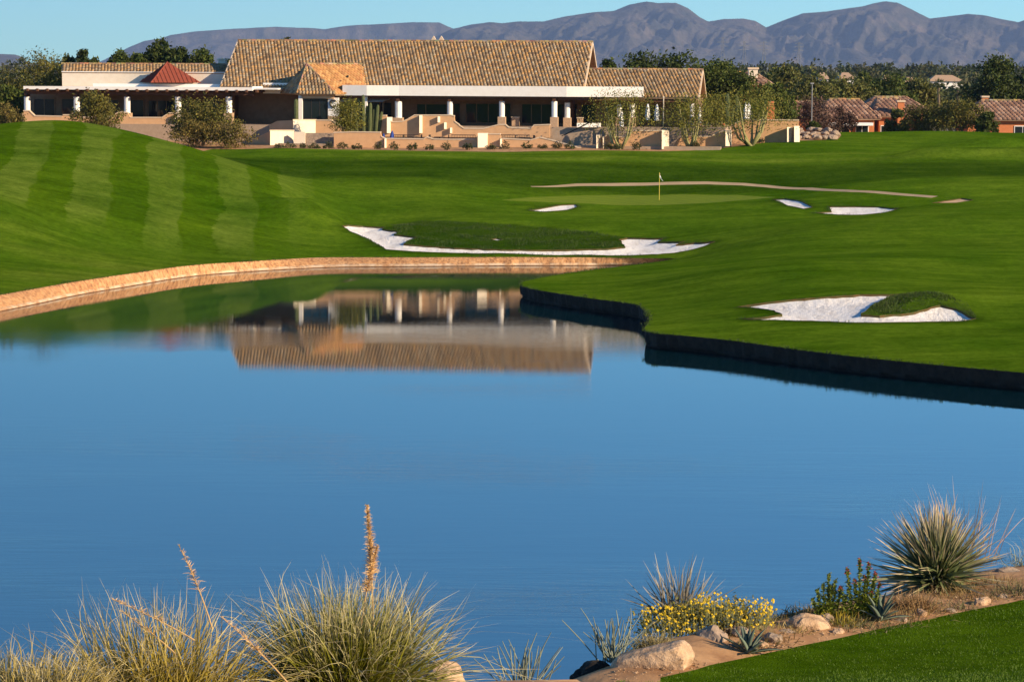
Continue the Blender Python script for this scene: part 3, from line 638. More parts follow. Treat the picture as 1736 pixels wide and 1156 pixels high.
MB().box(bx(41, -.8), bx(470, -.8), -.49, 7.0, bz(151, -.8, 230), bz(148.5, -.8, 230)).build('pergola_roof', M_white, club)
zb = bz(151, -.8, 230)
MB().box(bx(41, 0), bx(430, 0), .0, .34, zb - .62, zb - .32).build('porch_beam', M_wood, club)
for i in range(24):
    x_ = bx(46 + i * 16.9, -1, 155); MB().box(x_ - .1, x_ + .1, -1.05, 6.8, zb - .30, zb - .03).build('beam', M_wood, club)
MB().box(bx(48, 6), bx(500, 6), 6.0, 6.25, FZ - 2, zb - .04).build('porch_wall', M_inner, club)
# angled shaded link between the wings
MB().prism([(bx(428, -.8), -.8, zb - .06), (bx(446, 2.6), 2.6, zb - .06), (bx(446, 2.6), 2.6, zb + .3), (bx(428, -.8), -.8, zb + .3)], (-.2, .1, 0)).build('parapet', M_white, club)
MB().prism([(bx(446, 2.6), 2.6, bz(159, 2.6, 460)), (bx(500, 2.6), 2.62, bz(159, 2.6, 460)), (bx(500, 2.6), 2.62, bz(141, 2.6, 460)), (bx(446, 2.6), 2.6, bz(141, 2.6, 460))], (0, .25, 0)).build('parapet', M_white, club)
MB().box(bx(446, 2.9), bx(575, 2.9), 2.9, 6.9, bz(157, 2.6, 460), bz(154, 2.6, 460)).build('porch_roof', M_white, club)
# red pyramid roof light
fz = bz(140, 2, 256); F_ = BL(256, 140.5, 2.0); Rr_ = F_ + Vector((4.75, 2.5, 0)); Ll_ = F_ + Vector((-2.5, 4.75, 0)); Bk = F_ + Vector((2.25, 7.25, 0)); cc = (F_ + Bk) / 2; ap = Vector((cc.x - .25, cc.y, bz(105.5, cc.y, 272)))
pyr = MB().add([F_, Rr_, Bk, Ll_, ap], [(0, 1, 4), (1, 2, 4), (2, 3, 4), (3, 0, 4), (3, 2, 1, 0)]).build('pyramid_roof', M_red, club)
rb = MB()
for a, b in ((F_, Rr_), (Ll_, F_)):
    for i in range(0, 13):
        t = i / 12; p = a.lerp(b, t); n_ = (b - a).cross(ap - a).normalized(); n_ = n_ if n_.z > 0 else -n_
        k = 1 - abs(2 * t - 1); mid = a.lerp(b, .5); q = p + (ap - mid) * k
        if k > .02: rb.tube([p + n_ * .03, q + n_ * .03], .035, 4)
rb.tube([F_, ap], .07, 5); rb.build('standing_seam', M_red, pyr)
# hip roofed pavilion
A = BL(520, 110, 1.5); Bp = BL(613, 112.5, 6.5); Cc = BL(503, 159, -1.5); E = BL(569, 160.5, -1.5); G = BL(640, 160, 2.4); Ff = BL(474, 158, 3.2)
Bp.z = A.z; zc_ = (Cc.z + E.z) / 2; Cc.z = E.z = zc_; G.z = zc_; Ff.z = zc_
pal_sunlit = [(.50, .26, .095), (.46, .235, .09), (.54, .30, .12), (.42, .20, .08)]  # brighter tiles for the sun-facing slope, sunlight put into the colour
# right slope kept planar through E, A, ridge direction
nrm = (A - E).cross(Bp - E).normalized(); G.z = E.z - (nrm.x * (G.x - E.x) + nrm.y * (G.y - E.y)) / nrm.z
hp = tiled([E, G, Bp, A], club, 5, cw=.4, pal=pal_sunlit); tiled([Cc, E, A], club, 6); tiled([Ff, Cc, A], club, 7)
ridge_cap(Cc + Vector((0, 0, .05)), A + Vector((0, 0, .08)), hp, .13); ridge_cap(E + Vector((0, 0, .05)), A + Vector((0, 0, .08)), hp, .13); ridge_cap(A + Vector((0, 0, .08)), Bp + Vector((0, 0, .08)), hp, .13)
for vx, vy, vl in ((590, 129, 2.6), (604, 134, 3.4), (578, 138, 1.2)):
    c_ = BL(vx, vy, vl); MB().box(c_.x - .07, c_.x + .07, c_.y - .2, c_.y + .05, c_.z - .2, c_.z + .06).build('roof_vent', M_iron, hp)
MB().box(bx(508, -1.1), bx(566, -1.1), -1.1, -.8, bz(167.5, -1.1, 540), zc_ - .12).build('lintel', M_terr, club)
def column(px, ytop, ymid, ybot, ly, wpx=11, stone=True, round_=True, mat_=None):
    x = bx(px, ly, ytop); z2, z1, z0 = bz(ytop, ly, px), bz(ymid, ly, px), bz(ybot, ly, px); r = wpx / 33.4
    m = MB(); m.tube([(x, ly, z1), (x, ly, z1 + .12), (x, ly, z2 - .22), (x, ly, z2 - .05), (x, ly, z2)], [r * 1.08, r, r, r * 1.05, r * .75], 12 if round_ else 4); c = m.build('column', mat_ or M_white, club, smooth=False)
    MB().box(x - .16, x + .16, ly - .5, ly + .5, z2 + .002, z2 + .26).box(x - .24, x + .24, ly - .24, ly + .24, z2 + .262, z2 + .5).build('capital', M_wood, c)
    if stone: MB().box(x - r * 1.35, x + r * 1.35, ly - r * 1.35, ly + r * 1.35, z0, z1 + .01).build('base', M_stone, c)
    return c
for px in (46, 130, 215.5, 302, 388): column(px, 164, 192, 212, .17, 11, True)
column(675.5, 172, 200, 218, .2, 12); column(763, 172, 197, 214, .2, 9.5); column(851, 172, 198.5, 216, .2, 9.5); column(940, 172, 199, 226, -.2, 9.5); column(962, 174, 200, 222, 1.0, 9.5)
for px in (1050, 1072, 1173): column(px, 176, 199, 216, 1.9, 8.5)
# pavilion glazing and white posts
def post(x0, x1, y0, y1, ly, m=M_white): MB().box(bx(x0, ly), bx(x1, ly), ly, ly + .35, bz(y1, ly, x0), bz(y0, ly, x0)).build('post', m, club)
post(506, 512.5, 160, 203, -1.1); post(556, 574, 166, 197, -.9); post(618, 622.5, 164, 196, -.2); post(556, 574, 197.2, 214, -.9, M_stone)
wr = MB(); cx_, cz_ = bx(565, -.95), bz(176, -.95, 565)
for i in range(14):
    a = R(40 + i * 20); b = R(60 + i * 20); wr.tube([(cx_ + math.cos(a) * .34, -1.0, cz_ + math.sin(a) * .34), (cx_ + math.cos(b) * .34, -1.0, cz_ + math.sin(b) * .34)], .09, 5)
wr.build('wreath', M_iron, club)
for a, b in ((574, 606), (622.5, 664)):
    x0_, x1_ = bx(a, 0), bx(b, 0); zt, zm = bz(165.5, 0, a), bz(173.5, 0, a)
    MB().prism([(x0_, .5, zm), (x1_ - 1.0, .5, zm + .05), (x1_, 1.6, zt - .05), (x0_ + .2, 1.6, zt)], (0, .04, .03)).build('canopy', M_whitep, club)
def window(x0, x1, y0, y1, ly, mull=(), fm=M_inner, fw=.09):
    a, b = bx(x0, ly, y0), bx(x1, ly, y0); z0, z1 = bz(y1, ly, x0), bz(y0, ly, x0); m = MB()
    m.box(a - fw, a, ly - .06, ly + .02, z0 - fw, z1 + fw).box(b, b + fw, ly - .06, ly + .02, z0 - fw, z1 + fw).box(a + .001, b - .001, ly - .058, ly + .018, z1, z1 + fw).box(a + .001, b - .001, ly - .058, ly + .018, z0 - fw, z0)
    o = m.build('window', fm, club); xs = [a] + [bx(q, ly, y0) for q in mull] + [b]
    for i in range(len(xs) - 1):
        MB().box(xs[i] + .03, xs[i + 1] - .03, ly - .035, ly - .012, z0 + .02, z1 - .02).build('pane', M_glass, o)
    for q in xs[1:-1]: MB().box(q - .04, q + .04, ly - .05, ly - .013, z0 + .001, z1 - .001).build('mullion', fm, o)
    return o
window(707, 757, 177, 200, 4.78, (722,)); window(790, 846, 176, 208, 4.78, (808, 828)); window(856, 866, 176, 208, 4.78); window(885, 935, 177, 209, 4.78, (901, 918)); window(944, 956, 177, 209, 4.78); window(968, 979, 177, 209, 4.78); window(986, 1010, 178, 208, 4.78); window(1030, 1062, 178, 208, 4.78, (1046,)); window(1085, 1115, 180, 208, 4.78, (1100,)); window(770, 780, 176, 208, 4.78)
window(514, 555, 168, 203, -.75, (528, 542), M_iron); window(577, 616, 174, 207, 4.78, (596,)); window(624, 664, 174, 207, 4.78, (644,))
window(58, 92, 168, 202, 5.98, (75,)); window(105, 126, 168, 202, 5.98); window(160, 200, 170, 203, 5.98, (180,)); window(222, 243, 170, 203, 5.98); window(252, 297, 171, 205, 5.98, (267, 282)); window(320, 372, 172, 206, 5.98, (346,)); window(404, 436, 172, 208, 5.98, (420,)); window(447, 474, 168, 202, 5.6, (), M_white, .2)
# floors
MB().box(bx(36, 0), bx(500, 0), -2.0, 13, 4.0, FZ - .05).build('terrace_floor', M_floor, club); MB().box(bx(500, 0) + .004, bx(1230, 0), -2.4, 13, 4.0, FZ - .054).build('terrace_floor', M_floor, club)
ch = MB(); cxh = bx(376.5, 13); ch.box(cxh - .4, cxh + .4, 13, 13.8, zr3 - 1, bz(102, 13, 376)).box(cxh - .5, cxh + .5, 12.9, 13.9, bz(102, 13, 376) + .002, bz(100, 13, 376)); ch.build('chimney', M_stucco, club)
tr = MB()
for pxc in (735, 748):
    a = BL(pxc - 6, 71, 19); b = BL(pxc, 61.5, 19); c = BL(pxc + 6, 71, 19); tr.prism([a - Vector((0, 0, 2)), a, b, b - Vector((0, 0, .35)), a + Vector((.25, 0, -.5)), a + Vector((.25, 0, -2))], (0, .4, 0)); tr.prism([c - Vector((0, 0, 2)), c + Vector((-.25, 0, -2)), c + Vector((-.25, 0, -.5)), b - Vector((0, 0, .36)), b + Vector((0, 0, .002)), c], (0, .4, 0))
tr.build('roof_trellis', M_cap, club)
# ------------------------------------------------------------------ terrace walls
def terrace_wall(label, outline, l0, l1, caps=True, th=.35, m=None, pil=()):
    p0 = min(p[0] for p in outline); p1 = max(p[0] for p in outline)
    ly = lambda px: l0 + (l1 - l0) * (px - p0) / max(p1 - p0, 1e-6)
    pts = [BL(px, py, ly(px)) for px, py in outline]; org = pts[0].copy(); root = empty('terrace_wall', club.matrix_basis @ Vector((0, 0, 0)))
    root.location = B0 + Matrix.Rotation(YAW, 3, 'Z') @ org; root.rotation_euler = (0, 0, YAW); tag(root, label, 'wall')
    loc_ = [p - org for p in pts]; MB().prism(loc_, (0, th, 0)).build('wall_body', m or M_terr, root)
    if caps:
        cm = MB()
        for a, b in zip(loc_[:-1], loc_[1:]):
            if abs(b.x - a.x) > abs(b.z - a.z) * .8 and abs(b.x - a.x) > .25 and a.z > .2 and b.z > .2:
                d = (b - a).normalized(); cm.prism([a + Vector((-.03, -.05, .004)), b + Vector((.03, -.05, .004)), b + Vector((.03, -.05, .11)), a + Vector((-.03, -.05, .11))], (0, th + .1, 0))
        if cm.v: cm.build('coping', M_cap, root)
    for (a, b, t_, bt, q0, q1) in pil:
        pp = [BL(a, bt, q0), BL(b, bt, q1), BL(b, t_, q1), BL(a, t_, q0)]; MB().prism([p - org for p in pp], (0, .5, 0)).build('pilaster', M_stucco, root)
    return root
terrace_wall('stepped adobe wall along the upper terrace below the porch columns', [(640, 232), (640, 197), (655, 197), (661, 207), (668, 208), (683, 207), (692, 203), (702, 196.5), (765, 196.5), (770, 198), (771, 207), (778, 213), (786, 219), (820, 219.5), (832, 216), (846, 212.5), (857, 212.5), (862, 217), (872, 218), (900, 219), (905, 213.5), (932, 212.5), (932, 234)], -2.6, -2.6, True, .35, None,
    [(656, 664, 199, 226, -3.3, -2.4), (711, 716, 196, 226, -3.2, -2.65), (742, 746, 198, 208, -3.0, -2.65), (753, 757, 208, 219, -3.0, -2.65), (763, 766.5, 217, 226, -3.0, -2.65)])
terrace_wall('long low adobe wall along the lower terrace at the lawn edge', [(566, 259), (566, 226), (598, 225), (645, 225.5), (647, 233), (652, 236), (718, 237), (724, 233.5), (735, 237), (760, 237.5), (804, 237.5), (811, 228.5), (848, 228.5), (849, 236), (900, 238.5), (915, 234), (940, 240), (1000, 257), (1000, 260)], -9.5, -9.5, True, .35, None,
    [(810, 826.5, 226, 252, -10.4, -9.6), (652, 655, 235, 256, -9.9, -9.55), (848, 851, 236, 257, -9.9, -9.55), (498, 517, 224, 256, -9.0, -8.9)])
terrace_wall('bright cream wall block at the left end of the lower terrace', [(458, 258), (458, 222.5), (497, 222.5), (497, 258)], -9.8, -7.6, True, .5, M_stucco)
terrace_wall('shaded sloping wall left of the bright cream block', [(424, 256), (424, 238), (457.5, 223), (457.5, 258)], -2.8, -9.6, False)
terrace_wall('bright cream upper wall under the pavilion window', [(497, 228), (497, 204.5), (535, 204.5), (535, 228)], -5.2, -3.0, True, .4, M_stucco)
terrace_wall('shaded stepped wall left of the pavilion window', [(438, 226), (438, 221), (470, 205.5), (496.5, 204.5), (496.5, 228)], -.6, -5.0, False)
terrace_wall('adobe wall sloping down right of the pavilion window', [(535.5, 230), (535.5, 205), (562, 205), (573, 213), (602, 223), (602, 230)], -2.95, -3.0)
terrace_wall('adobe ruin wall with rough stones behind the shrubs', [(517, 258), (517, 226), (566, 226), (566, 258)], -8.7, -8.5, False, .4, M_rockg)
terrace_wall('adobe wall and white pier left of the forked palo verde', [(1012, 259), (1012, 230), (1019, 230), (1020, 236), (1030, 230), (1045, 234), (1062, 233), (1075, 223), (1122, 222.5), (1122, 258), (1060, 260)], -8.6, -8.6, True, .35, None, [(1011, 1019, 229, 256, -9.8, -8.7), (1021.5, 1026, 232, 256, -9.4, -8.7), (1122, 1134, 221, 253, -9.6, -7.6)])
terrace_wall('adobe wall behind the middle palo verde', [(1135, 256), (1150, 236), (1158, 231.5), (1175, 232.5), (1206, 232.5), (1216, 226), (1230, 222.5), (1230, 254)], -6.5, -6.5, True, .35, None, [(1230, 1240, 221.5, 248, -7.4, -5.9)])
terrace_wall('tall plain adobe wall at the right end of the terrace', [(1240, 250), (1240, 213), (1262, 204.5), (1354, 205), (1354, 246)], -2.6, -2.6, True, .4, None, [(1334.5, 1343, 216, 241, -3.6, -2.7), (1346.5, 1355.5, 214, 241, -3.6, -2.7)])
terrace_wall('low white seat wall right of the porch columns', [(978, 216), (978, 209), (1018, 209), (1018, 216)], -3.2, -2.6, False, .4, M_white)
terrace_wall('low adobe wall with raised ends under the left porch', [(40, 232), (40, 189), (50, 189), (58, 197.5), (105, 198.5), (107, 196), (136, 196), (137, 200), (188, 199), (198, 193), (206, 191), (217, 193), (221, 200.5), (275, 200.5), (286, 193), (303, 193), (303, 240)], -1.2, -1.2, True, .35, None, [(297, 306, 194, 226, -1.7, -1.3)])
for lab, pa in (('tan stone plinth beside the window right of the third column', (868, 880, 200, 214)), ('tan stone plinth under the window by the paired columns', (979, 988, 201, 212))):
    x0_, x1_ = bx(pa[0], 1.5), bx(pa[1], 1.5); zz0, zz1 = bz(pa[3], 1.5, pa[0]), bz(pa[2], 1.5, pa[0]); e = empty('plinth', B0 + Matrix.Rotation(YAW, 3, 'Z') @ Vector(((x0_ + x1_) / 2, 1.7, zz0)), YAW); tag(e, lab, 'plinth'); w_ = (x1_ - x0_) / 2
    MB().box(-w_, w_, -.35, .35, 0, zz1 - zz0).build('body', M_stone, e); MB().box(-w_ - .06, w_ + .06, -.41, .41, zz1 - zz0 + .003, zz1 - zz0 + .1).build('cap', M_cap, e)
MB_patio = MB().box(bx(470, -6), bx(1225, -6), -9.1, -2.45, 4.0, bz(246, -9, 800)); pt = MB_patio.build('patio', M_floor); pt.location = B0; pt.rotation_euler = (0, 0, YAW); tag(pt, 'lower paved patio behind the terrace walls', kind='structure')
PATZ = bz(246, -9, 800)
def W(lx, ly, lz=0): return B0 + Matrix.Rotation(YAW, 3, 'Z') @ Vector((lx, ly, lz))
# iron railings
def railing(label, px0, px1, pyt, pyb, ly):
    a, b = BL(px0, pyb, ly), BL(px1, pyb, ly); h_ = bz(pyt, ly, px0) - a.z; L_ = b.x - a.x; e = empty('railing', W(a.x, ly, a.z), YAW); tag(e, label, 'railing')
    MB().tube([(0, 0, h_), (L_, 0, h_)], .035, 5).build('top_rail', M_iron, e); MB().tube([(0, 0, .1), (L_, 0, .1)], .03, 5).build('bottom_rail', M_iron, e)
    n = int(L_ / .16)
    for i in range(n + 1): MB().tube([(L_ * i / n, 0, -.05), (L_ * i / n, 0, h_)], .018, 4).build('baluster', M_iron, e)
railing('dark iron railing below the third porch column', 849, 898, 229, 238, -9.2)
railing('dark iron railing left of the white notched pier', 765, 806, 229, 237.5, -9.2)
railing('dark iron railing right of the blue parasols', 668, 712, 229, 237, -9.2)
# stairs by the paired columns
st = empty('staircase', W(bx(985, -6), -6, PATZ), YAW); tag(st, 'stone stairs climbing right from the patio by the paired columns', 'stairs')
for i in range(9): MB().box(-1.8 + i * .32, -1.8 + (i + 1) * .32 - .003, -1.0, 1.0, -.5, .1 + i * .16).build('step', M_floor, st)
for s_ in (-1, 1): MB().tube([(-1.8, s_, .9), (1.1, s_, 2.35)], .04, 5).build('handrail', M_iron, st)
# parasols and furniture
def parasol(label, px, ly, base_z, h, r, m, name='parasol'):
    e = empty(name, W(bx(px, ly, 215), ly, base_z), 0); tag(e, label, 'parasol', 'folded terrace parasols')
    MB().tube([(0, 0, 0), (0, 0, h)], .03, 6).build('pole', M_iron, e); MB().tube([(0, 0, 0), (0, 0, .06)], [.28, .26], 10).build('foot', M_iron, e)
    n = 10; rings = [(h + .02, .03), (h - .25, r * .5), (h - .9, r * .85), (h - 1.25, r), (h - 1.35, r * .7), (h - 1.6, r * .9)]; vs = []
    for zz, q in rings:
        for k in range(n): a = 2 * math.pi * k / n; f = q * (1.15 if k % 2 else .8); vs.append((math.cos(a) * f, math.sin(a) * f, zz))
    MB().add(vs, [(i * n + k, i * n + (k + 1) % n, (i + 1) * n + (k + 1) % n, (i + 1) * n + k) for i in range(len(rings) - 1) for k in range(n)]).build('canopy', m, e); return e
parasol('folded white parasol between two palo verdes, left of the pair', 1098, -5, bz(214, -5, 1098), 2.2, .26, M_whitep); parasol('folded white parasol between two palo verdes, right of the pair', 1113.5, -5, bz(215, -5, 1113), 2.2, .26, M_whitep)
parasol('folded white parasol behind the middle palo verde trunk', 1186, -4, bz(220, -4, 1186), 2.2, .24, M_whitep); parasol('folded white parasol in the fork of the right palo verde', 1264, -.6, bz(212, -.6, 1264), 2.2, .24, M_whitep); parasol('folded white parasol just left of the pale adobe end wall', 1269.5, -.4, bz(211, -.4, 1270), 2.2, .24, M_whitep)
parasol('folded white parasol under the left palo verde crown', 1054, -5, bz(222, -5, 1054), 2.0, .24, M_whitep)
parasol('folded blue parasol low on the patio, left of the two', 650.5, -8.4, PATZ - .75, 1.8, .26, M_blue); parasol('folded blue parasol low on the patio, right of the two', 665, -8.2, PATZ - .5, 1.8, .3, M_blue)
def patio_set(lab_t, px, ly, z):
    e = empty('patio_table', W(bx(px, ly, 230), ly, z), YAW); tag(e, lab_t, 'table'); MB().tube([(0, 0, .70), (0, 0, .745)], .55, 14).build('table_top', M_iron, e); MB().tube([(0, 0, 0), (0, 0, .7)], .05, 6).build('pedestal', M_iron, e)
    MB().tube([(0, 0, 0), (0, 0, .03)], .3, 10).build('foot', M_iron, e)
def chair(lab, px, ly, z, rz):
    e = empty('patio_chair', W(bx(px, ly, 230), ly, z), rz); tag(e, lab, 'chair', 'dark patio chairs'); MB().box(-.24, .24, -.24, .24, .42, .46).build('seat', M_iron, e); MB().box(-.24, .24, .2, .24, .464, .95).build('backrest', M_iron, e)
    for a in (-.21, .21):
        for b in (-.21, .21): MB().tube([(a, b, 0), (a, b, .42)], .02, 5).build('leg', M_iron, e)
patio_set('dark round patio table behind the long low adobe wall', 745, -8, PATZ); patio_set('dark round patio table near the iron railing of the third column', 890, -7, PATZ); patio_set('dark round patio table left of the long low wall step', 700, -8, PATZ)
for i, (px, rz, lb) in enumerate([(732, 1.2, 'dark metal patio chair left of the middle patio table'), (757, -1.4, 'dark metal patio chair right of the middle patio table'), (688, 1.3, 'dark metal patio chair left of the leftmost patio table'), (711, -1.3, 'dark metal patio chair right of the leftmost patio table'), (878, 1.4, 'dark metal patio chair left of the rightmost patio table'), (902, -1.2, 'dark metal patio chair right of the rightmost patio table')]): chair(lb, px, -8 + (i % 2) * .4 + (1 if i > 3 else 0), PATZ, rz)
# ------------------------------------------------------------------ flag
fp = hit(1117.5, 340); fl = empty('golf_flag', fp); tag(fl, 'yellow flagstick with white flag standing on the putting green', 'flag')
MB().tube([(0, 0, -.05), (0, 0, 2.45)], .028, 7).build('flagstick', M_yellow, fl)
fg = MB(); rows = []
for i in range(7):
    t = i / 6; rows.append([(.03 + .30 * t * k + .03 * math.sin(3 * t * 3 + k * 5), .07 * math.sin(k * 7 + t * 2), 2.42 - .48 * k - .25 * t) for k in (0, .25, .5, .75, 1.0)])
fg.add([p for r_ in rows for p in r_], [(i * 5 + j, i * 5 + j + 1, (i + 1) * 5 + j + 1, (i + 1) * 5 + j) for i in range(6) for j in range(4)]); fg.build('flag_cloth', M_whitep, fl, smooth=True)
cup = MB().tube([(0, 0, -.03), (0, 0, .012)], .06, 10); cup.build('cup', M_iron, fl)
# ------------------------------------------------------------------ trees and shrubs
def leaves(blobs, n, leaf, seed, col, var=.35, spread=.30, clump=14, shell=.55, up=0.0, asp=.5):
    """leaf sized faces in clumps spread through ellipsoids; returns V,F,C"""
    g = np.random.RandomState(seed); bl = np.array(blobs, float); vol = (bl[:, 3] * bl[:, 4] * bl[:, 5]) ** .75; k = max(1, n // clump)
    bi = g.choice(len(bl), k, p=vol / vol.sum()); d = g.normal(size=(k, 3)); d /= np.linalg.norm(d, axis=1)[:, None]
    r = shell + (1 - shell) * g.rand(k) ** .6; r = np.where(g.rand(k) < .25, g.rand(k), r)
    c = bl[bi, :3] + d * r[:, None] * bl[bi, 3:6]; cc = 1 + g.uniform(-var, var, k)
    hue = g.uniform(-.12, .16, k)
    ce = np.repeat(c, clump, 0); m = len(ce); sz = np.repeat(bl[bi, 3:6].mean(1), clump)
    p = ce + g.normal(size=(m, 3)) * (spread * np.maximum(sz, .3))[:, None] * .6
    a = g.normal(size=(m, 3)); a[:, 2] += up; a /= np.linalg.norm(a, axis=1)[:, None]; b = np.cross(a, g.normal(size=(m, 3))); b /= np.linalg.norm(b, axis=1)[:, None]
    s = leaf * g.uniform(.55, 1.45, m); a *= s[:, None]; b *= (s * asp)[:, None]
    V = np.stack([p - a * .5, p + b * .5 - a * .05, p + a * .5, p - b * .5 - a * .05], 1).reshape(-1, 3)
    f = np.repeat(cc, clump) * (1 + g.uniform(-.22, .22, m)); C = np.array(col)[None] * f[:, None]; C[:, 0] *= 1 + np.repeat(hue, clump)
    return V, np.arange(m * 4).reshape(m, 4), np.repeat(np.clip(C, .003, .9), 4, 0)
KIND = {  # colour, leaf, leaves, blob count, crown start, trunk material, spread
 'palo': ((.180, .175, .026), .17, 5200, 18, .30, 'g', .42), 'mesquite': ((.135, .125, .022), .24, 5200, 14, .18, 'b', .38), 'dense': ((.070, .095, .014), .36, 5200, 14, .12, 'b', .34), 'dark': ((.050, .072, .012), .42, 6500, 14, .10, 'b', .34),
 'pine': ((.045, .062, .014), .40, 2600, 10, .15, 'b', .30), 'olive': ((.115, .118, .026), .40, 4200, 12, .12, 'b', .36), 'purple': ((.115, .070, .050), .25, 3600, 12, .2, 'b', .40), 'bush': ((.165, .130, .030), .20, 3600, 10, .0, 'b', .38)}
def tree(name, label, px, pb, pt_, wpx, D, kind, seed, group=None, cat='tree', dens_=1.0, zb_=None):
    col, lf, n, nb, cs, tm, sp = KIND[kind]; base = P(px, pb, D); g = gz(base.x, D); base.z = zb_ if zb_ is not None else (g if D < 360 else max(min(base.z, g), g)); top = P(px, pt_, D).z; H = max(top - base.z, .8); Wd = wpx / FPX * D
    rr = random.Random(seed); root = empty(name, base); tag(root, label, cat, group); blobs = []
    for i in range(nb):
        a = rr.uniform(0, 2 * math.pi); q = math.sqrt(rr.random()); zf = rr.uniform(cs + .12, .88); lim = math.sqrt(max(.08, 1 - ((zf - .5) / .55) ** 2)) if kind != 'palo' else (.35 + .65 * min(1, zf * 1.15))
        if kind == 'pine': lim = max(.12, 1.05 - zf)
        rad = Wd * .5; br = Wd * rr.uniform(.13, .24) if kind != 'pine' else Wd * rr.uniform(.14, .22) * (1.2 - zf)
        blobs.append((math.cos(a) * q * lim * (rad - br), math.sin(a) * q * lim * (rad - br) * .8, zf * H, br, br, min(br * rr.uniform(.6, .95), H * .3)))
    blobs.append((0, 0, H * .86, Wd * .22, Wd * .18, H * .12)); blobs.append((-Wd * .3, 0, H * .5, Wd * .18, Wd * .16, H * .18)); blobs.append((Wd * .3, 0, H * .52, Wd * .18, Wd * .16, H * .18))
    V, F, C = leaves(blobs, int(n * dens_), lf * (1 if D < 330 else D / 330) * (.75 if H < 2 else 1), seed, col, .38, sp, 12, .5)
    mesh_np('crown', V, F, M_leaf, root, C=C)
    m = MB(); r0 = max(.05, Wd * .022)
    if kind == 'palo':
        for b in blobs[:9]:
            a0 = Vector((rr.uniform(-.1, .1), rr.uniform(-.1, .1), -.1)); e = Vector(b[:3]); mid = a0.lerp(e, .45) + Vector((e.x * .12, e.y * .1, -.1 * H)); m.tube([a0, mid, e], [r0 * .8, r0 * .5, r0 * .15], 6)
    else:
        fk = Vector((rr.uniform(-.1, .1), 0, H * (cs + .22))); m.tube([(0, 0, -.2), fk * .5, fk], [r0 * 1.3, r0, r0 * .85], 7)
        for b in blobs[:7]:
            e = Vector(b[:3]); m.tube([fk * .8, fk.lerp(e, .5) + Vector((0, 0, -.04 * H)), e], [r0 * .7, r0 * .45, r0 * .12], 5)
    m.build('trunk', M_greenbark if tm == 'g' else M_bark, root, smooth=True)
    return root
